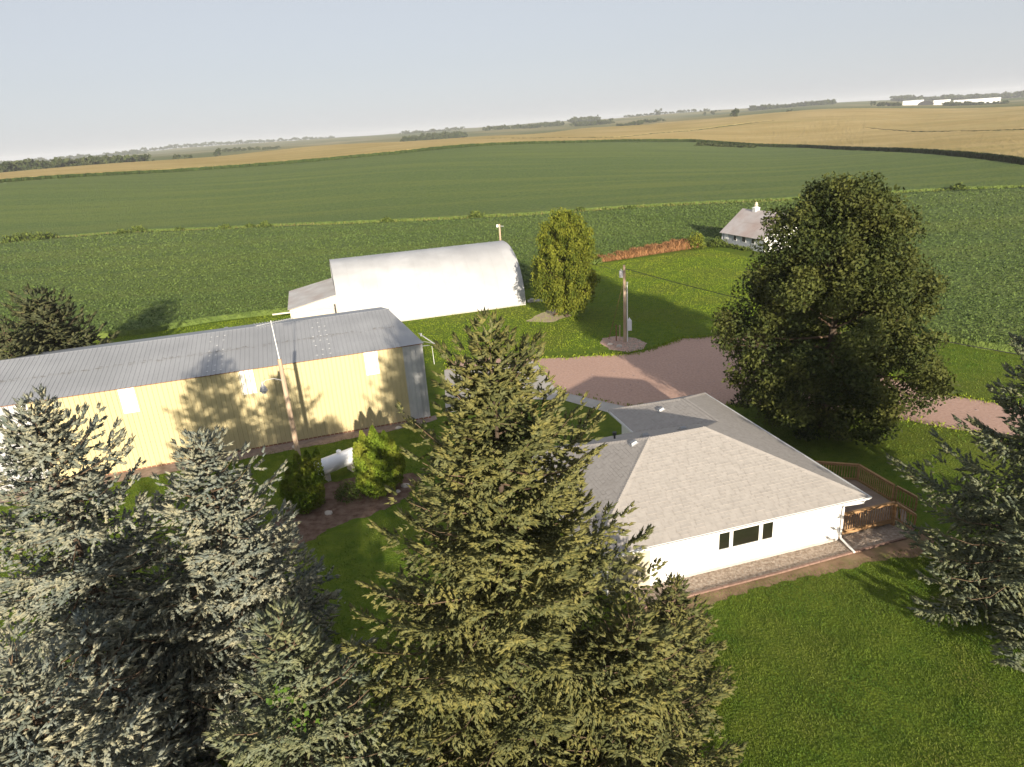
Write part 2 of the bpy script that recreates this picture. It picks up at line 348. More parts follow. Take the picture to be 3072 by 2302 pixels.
DIRT = ragged([hxy(11, 22.62), hxy(11, 22.0), hxy(14, 21.85), hxy(18, 22.0), hxy(20, 21.75), hxy(22.5, 21.9), hxy(24.6, 21.4), hxy(26.5, 22.2), hxy(26.5, 23.2), hxy(25.2, 22.8), hxy(18, 22.65)], .22, .13, 5)
flat('dirt_strip', DIRT, .007, m_dirt)
MULCH = ragged([(-6.5, 38.8), (-5.9, 37.6), (-7.2, 35.0), (-8.9, 33.9), (-10.4, 33.1), (-11.6, 31.6), (-13.5, 29.8), (-14.2, 31.5), (-13.4, 36.0), (-12.2, 38.3), (-9.8, 38.9)], .3, .17, 6)
flat('mulch_bed', MULCH, .010, m_mulch)
flat('sandy_patch', ragged([(2.0, 73.2), (3.2, 75.3), (5.1, 78.0), (6.4, 77.2), (7.1, 74.3), (4.6, 72.1)], .6, .15, 8), .007, m_sand)
ROCKB = ragged([(8.7, 63.4), (9.3, 65.0), (10.6, 65.3), (12.3, 64.2), (13.1, 62.3), (12.4, 60.7), (10.9, 60.0), (9.4, 61.3)], .4, .08, 9)
flat('pole_rock_bed', ROCKB, .012, m_gravel)
th_s = math.radians(16.1); SU = np.array([math.cos(th_s), math.sin(th_s)]); SV = np.array([-SU[1], SU[0]]); S0 = np.array([-6.29, 47.78])
def sxy(u, v): p = S0 + SU * u + SV * v; return (float(p[0]), float(p[1]))
flat('shed_gravel_strip', ragged([sxy(-34, .2), sxy(-34, -1.5), sxy(-15, -1.45), sxy(-6, -1.3), sxy(-1.5, -1.1), sxy(.3, -.6), sxy(.4, .2)], .5, .1, 10), .009, m_strip)

def strip(name, d0f, d1f, th0, th1, mat_, h, n=160, k=4):
    V, F, _ = polar_sheet(th0, th1, n, d0f, d1f, k, h)
    o = link(name, np_mesh(name, V, F, smooth=False), mat_); tag(o, kind='structure'); return o

WW = 3.2
Vb, Fb, nt_ = polar_sheet(-62, 62, 420, BEAN0, lambda t: WATER(t) - WW, 90, .62, jit=.10)
o = link('soybean_field', np_mesh('soybean_field', Vb, Fb, smooth=False), m_bean); tag(o, kind='structure')
Vb, Fb, nt_ = polar_sheet(-62, 62, 420, lambda t: WATER(t) + WW * .6, lambda t: CORN0(t) - np.where(t > 12, 6.0, 1.0), 110, .7, jit=.10)
o = link('soybean_field', np_mesh('soybean_field_beyond', Vb, Fb, smooth=False), m_bean); tag(o, kind='structure')
strip('grass_waterway', lambda t: WATER(t) - WW - 1, lambda t: WATER(t) + WW, -62, 62, m_water, .12)
strip('dirt_track', lambda t: CORN0(t) - 7, lambda t: CORN0(t) + 1, 11, 62, m_track, .1)

def corn(name, th0, th1, nth, a, b, nd):
    V, F, nq = polar_sheet(th0, th1, nth, a, b, nd, 2.3, jit=.18)
    me = np_mesh(name, V, F); me.materials.append(m_corn); me.materials.append(m_cornside)
    mi = np.zeros(len(me.polygons), np.int32); mi[nq:] = 1; me.polygons.foreach_set('material_index', mi)
    at = me.attributes.new('tint', 'FLOAT', 'POINT'); at.data.foreach_set('value', RNG.uniform(0, .5, len(me.vertices)).astype(np.float32))
    o = link(name, me, None); tag(o, kind='structure'); return o
def below(f, lane, gap):
    return lambda t: np.minimum(f(t), np.where(lane(t) > 3000, 1e9, lane(t) + gap))
corn('corn_field', -62, -1.5, 260, CORN0, CORN1, 50)
corn('corn_field', -1.5, 21.0, 180, CORN0, LANE, 34)
corn('corn_field', -1.5, 21.0, 180, lambda t: LANE(t) + np.interp(t, [-1.5, 2, 17, 21], [0, 7, 7, 0]), CORN1, 50)
corn('corn_field', 21.0, 27.0, 70, CORN0, CORN1, 60)
corn('corn_field', 27.0, 62, 220, CORN0, lambda t: LANE2(t), 40)
corn('corn_field', 27.0, 62, 220, lambda t: LANE2(t) + np.interp(t, [27, 30], [0, 8]), CORN1, 50)

# ------------------------------------------------------------------ foliage builders
def norm(a): return a / np.maximum(np.linalg.norm(a, axis=-1, keepdims=True), 1e-9)
def twigs(P, D, L, R, rng, tint, jit=.3):
    """needle clad twigs: slim three sided cones, 4 verts and 3 triangles each"""
    n = len(P); D = norm(D); A = norm(np.cross(D, rng.normal(size=(n, 3)))); B = np.cross(D, A)
    V = np.empty((n, 4, 3), np.float32); V[:, 3] = P + D * L[:, None]
    for j in range(3):
        a = j * 2.0944; r = R[:, None] * (1.05 + rng.uniform(-jit, jit, (n, 1)))
        V[:, j] = P + D * (L * (.18 + rng.uniform(-.18, .18, n)))[:, None] + A * r * math.cos(a) + B * r * math.sin(a)
    b = (np.arange(n) * 4)[:, None]
    t = np.concatenate([b + np.array([[j, (j + 1) % 3, 3]]) for j in range(3)])
    tt = np.repeat(tint, 4).reshape(n, 4).copy(); tt[:, 3] += .10
    return V.reshape(-1, 3), [t], tt.ravel()
def leaves(P, size, rng, tint, up=None, aspect=.6, hang=0.0):
    """folded diamond leaves, two triangles each"""
    n = len(P); A = rng.normal(size=(n, 3)); A[:, 2] = A[:, 2] * .7 - hang
    if up is not None: A = A * .5 + up
    A = norm(A); B = norm(np.cross(A, rng.normal(size=(n, 3)))); C = np.cross(A, B)
    s = size[:, None]
    V = np.stack([P - A * s * .5, P + B * s * aspect * .5 + C * s * .1, P + A * s * .5, P - B * s * aspect * .5 + C * s * .1], 1)
    b = (np.arange(n) * 4)[:, None]
    F = np.concatenate([b + np.array([[0, 1, 2]]), b + np.array([[0, 2, 3]])])
    return V.reshape(-1, 3), [F], np.repeat(tint, 4)

def spruce(name, label, loc, h, R, seed, nbr, mat_, group='spruces around the yard', tl=.27, tr=.042, lat=.24, nodes=.17, power=.8, droop=.0, base=.04, fat=1.0, cat='tree', blunt=0.0, wig=.45, gap=-.6, gapf=1.15):
    rng = np.random.default_rng(seed)
    root = empty(name, (loc[0], loc[1], 0), 0, label, cat, group)
    t = np.sort(rng.uniform(base, .985, nbr)); t[-6:] = np.linspace(.955, .992, 6)
    z0 = t * h
    prof = np.maximum((1 - t), 0) ** power * (1 - .30 * np.exp(-(t - base) / .06))
    if blunt: prof = np.maximum(prof, blunt * np.sqrt(np.clip(1 - t, 0, 1)))
    L = R * prof * rng.uniform(.72, 1.12, nbr) + .16
    az = np.arange(nbr) * 2.39996 + rng.normal(0, .35, nbr)
    # slow bulges in the outline
    L *= 1 + wig * .5 * np.sin(az * 2 + t * 9 + seed) * np.sin(t * 23 + seed * 1.7)
    e0 = np.radians(np.interp(t, [0, .35, .7, .93, 1], [-14, -3, 12, 42, 72])) + rng.normal(0, .09, nbr)
    H = np.stack([np.cos(az), np.sin(az)], -1)
    def curve(i, s):
        r = L[i] * s * np.cos(e0[i]); z = z0[i] + L[i] * (np.sin(e0[i]) * s - (.12 + droop) * np.sin(s * math.pi * .9) + .16 * s ** 3)
        return np.stack([H[i, 0] * r, H[i, 1] * r, np.maximum(z, .12)], -1)
    # laterals
    li, ls = [], []
    for i in range(nbr):
        n = max(2, int(L[i] * .86 / lat)); s = np.linspace(.16, 1.0, n) + rng.normal(0, .2 / n, n)
        li += [i] * (2 * n); ls += list(np.repeat(np.clip(s, .1, 1), 2))
    li = np.array(li); ls = np.array(ls); n = len(li); side = np.tile([-1, 1], n // 2)
    P = curve(li, ls); T = norm(curve(li, np.minimum(ls + .03, 1.03)) - curve(li, ls - .03))
    ll = np.minimum(.40 * L[li], 1.15) * (1.02 - ls) ** .55 * rng.uniform(.7, 1.15, n) + .12
    aa = np.radians(np.interp(ls, [0, .7, 1], [72, 55, 18])) + rng.normal(0, .15, n)
    Sx = np.stack([-T[:, 1], T[:, 0], np.zeros(n)], -1); Sx = norm(Sx)
    LDir = norm(T * np.cos(aa)[:, None] + Sx * (side * np.sin(aa))[:, None] + np.stack([np.zeros(n), np.zeros(n), rng.normal(-.10 - droop, .16, n)], -1))
    PP, DD, TT, LL, RR = [], [], [], [], []
    coh = rng.normal(0, .11, nbr)[li] + rng.normal(0, .13, n)
    K = int(ll.max() / nodes) + 1
    for k in range(K + 1):
        m = ll > k * nodes * .999 if k else np.ones(n, bool)
        if not m.any(): break
        q = np.minimum(k * nodes + rng.uniform(0, nodes, m.sum()), ll[m]); f = q / ll[m]
        p = P[m] + LDir[m] * q[:, None] + np.stack([np.zeros(m.sum()), np.zeros(m.sum()), -.10 * f * f * ll[m]], -1)
        S2 = norm(np.stack([-LDir[m][:, 1], LDir[m][:, 0], np.zeros(m.sum())], -1))
        # needle clad body of the branchlet between two nodes
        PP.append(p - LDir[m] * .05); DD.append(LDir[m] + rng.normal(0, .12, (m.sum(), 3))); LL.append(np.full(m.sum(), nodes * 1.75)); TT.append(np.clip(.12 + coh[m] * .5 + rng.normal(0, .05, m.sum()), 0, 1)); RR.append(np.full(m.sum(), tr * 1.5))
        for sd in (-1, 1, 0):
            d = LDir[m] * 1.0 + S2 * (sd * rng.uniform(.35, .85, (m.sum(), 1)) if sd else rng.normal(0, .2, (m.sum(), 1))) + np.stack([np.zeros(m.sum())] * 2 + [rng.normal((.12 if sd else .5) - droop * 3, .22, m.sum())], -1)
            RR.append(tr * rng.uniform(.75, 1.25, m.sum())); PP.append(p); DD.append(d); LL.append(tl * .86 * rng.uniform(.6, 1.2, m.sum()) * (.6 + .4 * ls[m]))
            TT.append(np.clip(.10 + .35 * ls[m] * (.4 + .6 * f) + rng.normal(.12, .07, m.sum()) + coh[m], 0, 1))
    # terminal twigs
    RR.append(np.full(n, tr)); RR.append(np.full(14, tr))
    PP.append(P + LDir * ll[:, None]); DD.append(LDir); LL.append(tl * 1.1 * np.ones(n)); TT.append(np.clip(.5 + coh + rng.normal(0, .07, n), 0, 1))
    # top leaders
    nt = 14; zt = np.linspace(.93, 1.0, nt) * h
    PP.append(np.stack([rng.normal(0, .04, nt), rng.normal(0, .04, nt), zt - tl], -1)); DD.append(np.stack([rng.normal(0, .35, nt), rng.normal(0, .35, nt), np.ones(nt)], -1)); LL.append(np.full(nt, tl * 1.5)); TT.append(np.full(nt, .6))
    P_ = np.concatenate(PP); D_ = np.concatenate(DD); L_ = np.concatenate(LL); T_ = np.concatenate(TT)
    R_ = np.concatenate(RR)
    q = P_ * gapf + seed
    nz = np.sin(q[:, 0] * 2.1 + 1.3 * np.sin(q[:, 1] * 1.7)) + np.sin(q[:, 1] * 2.3 + 1.1 * np.sin(q[:, 2] * 2.0)) + np.sin(q[:, 2] * 3.1 + 1.2 * np.sin(q[:, 0] * 1.9))
    rr_ = np.hypot(P_[:, 0], P_[:, 1]); inner = rr_ < .5 * R * np.maximum(1 - P_[:, 2] / h, .02) ** power
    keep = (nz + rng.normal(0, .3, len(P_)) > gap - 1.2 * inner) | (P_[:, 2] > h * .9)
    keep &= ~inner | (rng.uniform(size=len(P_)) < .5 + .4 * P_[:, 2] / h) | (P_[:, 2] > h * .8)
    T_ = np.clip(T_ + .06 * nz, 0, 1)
    P_, D_, L_, T_, R_ = P_[keep], D_[keep], L_[keep], T_[keep], R_[keep] * fat
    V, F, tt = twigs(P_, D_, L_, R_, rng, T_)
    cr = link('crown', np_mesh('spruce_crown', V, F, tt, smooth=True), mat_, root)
    mb = MB(); mb.tube([(0, 0, -.1), (0, 0, h * .5), (0, 0, h * .98)], [.016 * h + .05, .008 * h, .015], 8)
    tk = mb.build('trunk', m_bark, root)
    mb = MB(); js = rng.choice(nbr, min(nbr, 90), replace=False)
    for i in js:
        pts = [curve(np.array([i]), np.array([s]))[0] for s in (0, .35, .65, .9)]
        mb.tube(pts, [.035, .024, .016, .008], 3, False)
    k = rng.choice(n, min(n, 330), replace=False)
    for j in k:
        a = P[j]; b_ = P[j] + LDir[j] * ll[j] * .75; mb.tube([a, (a + b_) / 2 + rng.normal(0, .03, 3), b_], [.010, .008, .004], 3, False)
    mb.build('limbs', m_twigbark, root)['kind'] = 'stuff'
    return root

def clump_tree(name, label, loc, h, prof, seed, ncl, per, size, mat_, cr=1.1, flat_=.6, hang=.3, group=None, cat='tree', trunk_r=.3, fill=.35, rise=None, limbs=40, up=None, asym=None, trunk_mat=None, zmin=0.5, tipw=.5, rough_=.08):
    """deciduous tree; prof: list of (z, radius)"""
    rng = np.random.default_rng(seed); root = empty(name, (loc[0], loc[1], loc[2] if len(loc) > 2 else 0), 0, label, cat, group)
    pz = np.array([p[0] for p in prof]); pr = np.array([p[1] for p in prof])
    w = np.interp(np.linspace(pz[0], pz[-1], 200), pz, pr) + .35; cdf = np.cumsum(w); cdf /= cdf[-1]
    z = np.interp(rng.uniform(0, 1, ncl), cdf, np.linspace(pz[0], pz[-1], 200)); az = np.arange(ncl) * 2.39996 + rng.normal(0, .4, ncl)
    fr = np.where(rng.uniform(size=ncl) < fill, rng.uniform(.25, .75, ncl), rng.uniform(.78, 1.06, ncl))
    r = np.interp(z, pz, pr) * fr
    r *= 1 + rough_ * (np.sin(az * 3 + z * .9 + seed) + .8 * np.sin(az * 5 - z * 1.3 + 2) + .6 * np.sin(az * 2 + z * 2.1))
    if asym is not None: r *= 1 + asym * np.cos(az)
    C = np.stack([np.cos(az) * r, np.sin(az) * r, z], -1)
    rad = cr * rng.uniform(.65, 1.25, ncl)
    idx = np.repeat(np.arange(ncl), per); n = len(idx)
    u = rng.normal(size=(n, 3)); u = norm(u) * (rng.uniform(0, 1, n) ** .45)[:, None]
    P = C[idx] + u * rad[idx][:, None] * np.array([1, 1, flat_]); P[:, 2] = np.maximum(P[:, 2], zmin)
    top_tint = np.clip((u[:, 2] + .6) / 1.6, 0, 1) * .35 + .15  # leaves turn paler towards the top of each clump
    tint = np.clip(top_tint + rng.normal(.1, .2, n) + rng.normal(0, .12, ncl)[idx], 0, 1)
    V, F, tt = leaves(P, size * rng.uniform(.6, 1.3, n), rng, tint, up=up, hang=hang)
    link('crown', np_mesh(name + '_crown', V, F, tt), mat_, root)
    mb = MB(); tm = trunk_mat or m_bark
    mb.tube([(0, 0, -.2), (0, 0, pz[0] + 1), (.1, 0, h * .55), (0, .1, h * .85)], [trunk_r, trunk_r * .8, trunk_r * .45, .03], 9)
    mb.build('trunk', tm, root)
    if limbs:
        mb = MB()
        for j in rng.choice(ncl, min(limbs, ncl), replace=False):
            zb = max(.6, C[j, 2] * rng.uniform(.55, .95)); a = np.array([0, 0, zb]); b_ = C[j]; mid = (a + b_) / 2 + np.array([0, 0, -.05 * np.linalg.norm(b_ - a)])
            mb.tube([a, mid, b_], [trunk_r * .22, trunk_r * .14, .015], 5, False)
            for q in range(3):
                e = b_ + norm(rng.normal(size=3)) * rad[j] * .8; mb.tube([mid * .3 + b_ * .7, e], [.025, .008], 3, False)
        mb.build('limbs', m_twigbark, root)['kind'] = 'stuff'
    return root

# ------------------------------------------------------------------ the farmhouse
RIDGE_Z = 4.80; EAVE_Z = 2.45
house = empty('farmhouse', (0, 0, 0), th_h, 'white single-storey farmhouse with tan shingle hip roof beside a cedar deck', 'house')
# local axes: x = u, y = v
mb = MB(); mb.prism([(9.9, 23.82), (22.1, 23.82), (22.1, 37.7), (16.9, 37.7), (16.9, 34.0), (9.9, 34.0)], 0, 2.42)
mb.build('wall', m_white, house)
mb = MB(); mb.box(9.95, 11.98, 23.80, 23.817, .0, 2.4); mb.build('entry_wall', m_beige, house)
for cx in (22.02, 11.99):
    mb = MB(); mb.box(cx, cx + .1, 23.79, 23.9, 0.1, 2.4); mb.build('corner_board', m_trim, house)
mb = MB(); mb.box(12.1, 22.0, 23.795, 23.815, 0.0, .16); mb.build('foundation', m_conc, house)
for (a, b) in ((15.46, 16.0), (16.18, 17.56), (17.75, 18.30)):
    f = MB(); z0, z1, w = 1.12, 2.05, .07
    f.box(a - w, b + w, 23.775, 23.817, z1, z1 + w); f.box(a - w, b + w, 23.755, 23.817, z0 - w, z0); f.box(a - w, a, 23.775, 23.817, z0, z1); f.box(b, b + w, 23.775, 23.817, z0, z1)
    wo_ = f.build('window', m_trim, house)
    g = MB(); g.box(a + .003, b - .003, 23.797, 23.815, z0 + .003, z1 - .003); g.build('pane', m_glass, wo_)
# roof planes
U0, U1, V0, V1 = 8.95, 23.2, 23.42, 34.5
VM = (V0 + V1) / 2; HW = VM - V0; KR = (RIDGE_Z - EAVE_Z) / HW
UA, UB = U0 + HW, U1 - HW
WU0, WV1 = 16.25, 38.3; WH = (U1 - WU0) / 2; WM = WU0 + WH; WZ = EAVE_Z + KR * WH
planes = {
 'front': [(U0, V0, EAVE_Z), (U1, V0, EAVE_Z), (UB, VM, RIDGE_Z), (UA, VM, RIDGE_Z)],
 'left': [(U0, V1, EAVE_Z), (U0, V0, EAVE_Z), (UA, VM, RIDGE_Z)],
 'back': [(WU0, V1, EAVE_Z), (U0, V1, EAVE_Z), (UA, VM, RIDGE_Z), (UB, VM, RIDGE_Z), (WM, V1 - WH, WZ)],
 'right': [(U1, V0, EAVE_Z), (U1, WV1, EAVE_Z), (WM, WV1 - WH, WZ), (WM, V1 - WH, WZ), (UB, VM, RIDGE_Z)],
 'wing_left': [(WU0, WV1, EAVE_Z), (WU0, V1, EAVE_Z), (WM, V1 - WH, WZ), (WM, WV1 - WH, WZ)],
 'wing_back': [(U1, WV1, EAVE_Z), (WU0, WV1, EAVE_Z), (WM, WV1 - WH, WZ)],
}
roof = None
mb = MB()
for k, p in planes.items():
    mb.add(p, [tuple(range(len(p)))])
    mb.add([(a, b, c - .12) for a, b, c in p], [tuple(range(len(p)))[::-1]])
roof = mb.build('roof', m_under, house)
mb = MB()
ring = [(U0, V0), (U1, V0), (U1, WV1), (WU0, WV1), (WU0, V1), (U0, V1)]
for i in range(6):
    a, b = ring[i], ring[(i + 1) % 6]; mb.bar((a[0], a[1], EAVE_Z - .09), (b[0], b[1], EAVE_Z - .09), .03, .17)
mb.build('fascia', m_trim, house)
mb = MB(); mb.prism([(U0 + .02, V0 + .02), (U1 - .02, V0 + .02), (U1 - .02, WV1 - .02), (WU0 + .02, WV1 - .02), (WU0 + .02, V1 - .02), (U0 + .02, V1 - .02)], EAVE_Z - .165, EAVE_Z - .14); mb.build('soffit', m_trim, house)
def gutter(a, b, out):
    g = MB(); ox, oy = out
    for p in ((.015, .0, .0), (.12, 0, 0)):
        pass
    A = Vector((a[0], a[1], EAVE_Z)); B = Vector((b[0], b[1], EAVE_Z)); O = Vector((ox, oy, 0))
    pr = [(0.017, .0), (.017, -.12), (.10, -.12), (.13, -.0), (.118, .0), (.09, -.108), (.029, -.108), (.029, 0)]
    vs = [A + O * x + Vector((0, 0, z)) for x, z in pr] + [B + O * x + Vector((0, 0, z)) for x, z in pr]; n = len(pr)
    g.add(vs, [tuple(range(n - 1, -1, -1)), tuple(range(n, 2 * n))] + [(i, (i + 1) % n, n + (i + 1) % n, n + i) for i in range(n)])
    g.build('gutter', m_trim, house)
gutter((U0 - .1, V0), (U1 + .12, V0), (0, -1)); gutter((U1, V0 - .1), (U1, WV1 + .1), (1, 0)); gutter((WU0, V1 + .1), (WU0, WV1), (-1, 0)); gutter((U0, V0), (U0, V1), (-1, 0))
mb = MB(); mb.tube([(U1 - .25, V0 - .07, EAVE_Z - .12), (U1 - .25, V0 - .06, EAVE_Z - .24), (U1 - .5, V0 + .05, EAVE_Z - .3), (22.16, 23.72, 2.02), (22.13, 23.70, 1.9), (22.13, 23.70, .32), (22.13, 23.66, .22), (22.05, 22.62, .10)], [.055] * 8, 6)
mb.build('downspout', m_trim, house)
# shingles: thin tabs laid in courses
def shingle_tabs(poly, rng):
    P = [Vector(p) for p in poly]; e = (P[1] - P[0]).normalized(); nrm = e.cross(P[2] - P[0]).normalized()
    if nrm.z < 0: nrm = -nrm
    up = nrm.cross(e); up = up if up.z > 0 else -up
    q = np.array([((p - P[0]).dot(e), (p - P[0]).dot(up)) for p in P])
    out = []; row = 0; b = .0; ymax = q[:, 1].max()
    while b < ymax:
        a = q[:, 0].min() - rng.uniform(0, .3)
        while a < q[:, 0].max():
            w = rng.choice([.24, .32, .40, .5]); cx, cy = a + w / 2, b + .08
            xs_ = [q[i][0] + (cy - q[i][1]) / (q[i - 1][1] - q[i][1]) * (q[i - 1][0] - q[i][0]) for i in range(len(q)) if (q[i][1] > cy) != (q[i - 1][1] > cy)]
            if len(xs_) < 2: break
            a2, b2 = max(a, min(xs_)), min(a + w, max(xs_))
            if b2 - a2 > .04 and inside((a2 + b2) / 2, cy, q): out.append((a2, b, b2 - a2, rng.uniform(.006, .011) + (.009 if rng.uniform() < .4 else 0)))
            a += w + .012
        b += .175; row += 1
    return P[0], e, up, nrm, out
def inside(x, y, q):
    c = False; n = len(q); j = n - 1
    for i in range(n):
        if (q[i][1] > y) != (q[j][1] > y) and x < (q[j][0] - q[i][0]) * (y - q[i][1]) / (q[j][1] - q[i][1]) + q[i][0]: c = not c
        j = i
    return c
tab_me = MB().add([(0, 0, 0), (1, 0, 0), (1, .18, -.002), (0, .18, -.002), (0, 0, 1), (1, 0, 1), (1, .18, .1), (0, .18, .1)],
                  [(4, 5, 6, 7), (0, 1, 5, 4)]).mesh('shingle'); tab_me.materials.append(m_shingle)
rs = np.random.default_rng(4); big = MB(); left_n = 300
for key, poly in planes.items():
    p0, e, up, nr, tabs = shingle_tabs(poly, rs)
    for (a, b, w, hgt) in tabs:
        if key == 'front' and left_n > 0 and b > .4 and a > 9.2:
            left_n -= 1
            o = bpy.data.objects.new('shingle', tab_me); COL.objects.link(o); o.parent = roof
            M4 = Matrix.Identity(4)
            for c_, vec, s_ in ((0, e, w), (1, up, 1), (2, nr, hgt)):
                for r_ in range(3): M4[r_][c_] = vec[r_] * s_
            loc = p0 + e * a + up * b + nr * .004
            for r_ in range(3): M4[r_][3] = loc[r_]
            o.matrix_local = M4
        else:
            o0 = p0 + e * a + up * b + nr * .004
            vs = [o0, o0 + e * w, o0 + e * w + up * .18, o0 + up * .18]
            big.add(vs[:0] + [o0, o0 + e * w, o0 + e * w + up * .18, o0 + up * .18, o0 + nr * hgt, o0 + e * w + nr * hgt, o0 + e * w + up * .18 + nr * .003, o0 + up * .18 + nr * .003],
                    [(4, 5, 6, 7), (0, 1, 5, 4)])
o = big.build('shingle_courses', m_shingle, roof); o['kind'] = 'stuff'
def caps(a, b):
    a = Vector(a); b = Vector(b); n = int((b - a).length / .16); mb = MB(); d = (b - a).normalized(); s = d.cross(Vector((0, 0, 1))).normalized()
    for i in range(n):
        p = a + (b - a) * i / n; q_ = p + d * .24; 
        mb.add([p + s * .2 + Vector((0, 0, -.05)), p + Vector((0, 0, .045)), p - s * .2 + Vector((0, 0, -.05)), q_ + s * .2 + Vector((0, 0, -.065)), q_ + Vector((0, 0, .028)), q_ - s * .2 + Vector((0, 0, -.065))],
               [(0, 1, 4, 3), (1, 2, 5, 4), (0, 2, 1)])
    o = mb.build('hip_cap', m_shingle, roof); o['kind'] = 'stuff'
for a, b in (((U1, V0, EAVE_Z), (UB, VM, RIDGE_Z)), ((U0, V0, EAVE_Z), (UA, VM, RIDGE_Z)), ((UA, VM, RIDGE_Z), (UB, VM, RIDGE_Z)), ((U0, V1, EAVE_Z), (UA, VM, RIDGE_Z)), ((U1, WV1, EAVE_Z), (WM, WV1 - WH, WZ)), ((WU0, WV1, EAVE_Z), (WM, WV1 - WH, WZ)), ((WM, WV1 - WH, WZ), (WM, V1 - WH, WZ))):
    caps(a, b)
def vent(x, y, z, rz, tilt):
    v = MB(); v.box(-.22, .22, -.2, .2, .0, .03); v.add([(-.17, -.16, .03), (.17, -.16, .03), (.17, .16, .03), (-.17, .16, .03), (-.14, -.13, .15), (.14, -.13, .15), (.14, .13, .11), (-.14, .13, .11)], [(4, 5, 6, 7), (0, 1, 5, 4), (1, 2, 6, 5), (2, 3, 7, 6), (3, 0, 4, 7)])
    o = v.build('roof_vent', m_roofst, house); o.location = (x, y, z); o.rotation_euler = (tilt[0], tilt[1], rz)
an = math.atan(KR)
vent(13.75, 29.2, EAVE_Z + KR * (13.75 - U0) + .03, 0, (0, -an)); vent(18.3, 35.0, EAVE_Z + KR * (18.3 - WU0) + .03, 0, (0, -an))
vent(14.9, 30.3, EAVE_Z + KR * (V1 - 30.3) + .03, 0, (-an, 0)); vent(17.1, 30.25, EAVE_Z + KR * (V1 - 30.25) + .03, 0, (-an, 0))
mb = MB(); mb.tube([(14.0, 32.2, 3.3), (14.0, 32.2, 3.75)], [.06, .06], 8); mb.tube([(14.0, 32.2, 3.7), (14.0, 32.2, 3.85)], [.12, .12], 8); mb.build('vent_pipe', m_dark, house)

# ------------------------------------------------------------------ decks
def rail_run(parent, a, b, z0a, z0b, hgt=.98, post_end=True):
    """railing from a to b (local u,v) standing on deck height z0"""
    a = Vector((a[0], a[1], z0a)); b = Vector((b[0], b[1], z0b)); L = (b - a).length; d = (b - a) / L
    for z, w, h_ in ((hgt, .14, .04), (hgt - .09, .04, .09), (.08, .04, .09)):
        m = MB(); m.bar(a + Vector((0, 0, z)), b + Vector((0, 0, z)), w, h_); m.build('rail', m_wood, parent)
    n = int(L / .135)
    me = MB().box(-.019, .019, -.019, .019, 0, hgt - .08).mesh('baluster'); me.materials.append(m_wood)
    side = Vector((-d.y, d.x, 0)) * .04; ang = math.atan2(d.y, d.x)
    for i in range(1, n):
        p = a + d * (L * i / n) + side; share('baluster', me, parent, (p.x, p.y, p.z + .02), (0, 0, ang))
    me2 = MB().box(-.045, .045, -.045, .045, 0, 1).mesh('post'); me2.materials.append(m_wood)
    k = max(1, int(L / 1.8))
    for i in range(k + 1):
        p = a + d * (L * i / k); share('post', me2, parent, (p.x, p.y, .02), (0, 0, ang), (1, 1, p.z + hgt - .02 - .03))
DZ = .38
deck = empty('deck', (0, 0, 0), th_h, 'cedar deck with slatted railing at the near right corner of the white house', 'deck')
dk = [(22.35, 23.98), (25.45, 23.98), (26.65, 25.3), (26.65, 27.8), (24.8, 29.0), (22.35, 29.0)]
me = MB().box(0, 1, 0, .132, -.035, 0).mesh('deck_board'); me.materials.append(m_woodgrey)
y = 24.02
while y < 28.9:
    x1 = np.interp(y, [23.98, 25.3, 27.8, 29.0], [25.4, 26.6, 26.6, 24.8]); share('deck_board', me, deck, (22.3, y, DZ), (0, 0, 0), (float(x1) - 22.3, 1, 1)); y += .14
mb = MB(); 
for i in range(5):
    a, b = dk[i], dk[i + 1]; mb.bar((a[0], a[1], DZ - .14), (b[0], b[1], DZ - .14), .04, .2)
mb.build('rim_joist', m_wood, deck)
rail_run(deck, dk[0], dk[1], DZ - .12, DZ - .12, 1.08); rail_run(deck, dk[2], dk[3], DZ, DZ); rail_run(deck, dk[3], dk[4], DZ, DZ); rail_run(deck, dk[4], (22.4, 29.0), DZ, DZ)
# steps at the front right corner
for k in range(2):
    mb = MB(); mb.bar((25.62 + .3 * k, 23.85 - .02 + .0 - .28 * k + .1, DZ - .17 * (k + 1)), (26.72 + .3 * k, 25.1 - .28 * k + .1, DZ - .17 * (k + 1)), .28, .04); mb.build('step', m_woodgrey, deck)
rail_run(deck, (25.5, 23.9), (26.15, 23.3), DZ, -.1, .95); rail_run(deck, (26.75, 25.2), (27.5, 24.6), DZ, -.1, .95)
deck2 = empty('entry_landing', (0, 0, 0), th_h, 'small cedar landing with railing on the far right side of the white house', 'landing')
y = 34.4
while y < 37.5: share('deck_board', me, deck2, (22.3, y, DZ - .03), (0, 0, 0), (2.1, 1, 1)); y += .14
rail_run(deck2, (24.4, 37.5), (24.5, 34.3), DZ - .05, DZ - .05); rail_run(deck2, (24.5, 34.3), (23.9, 34.3), DZ - .05, DZ - .05); rail_run(deck2, (23.6, 37.5), (24.4, 37.5), DZ - .05, DZ - .05)

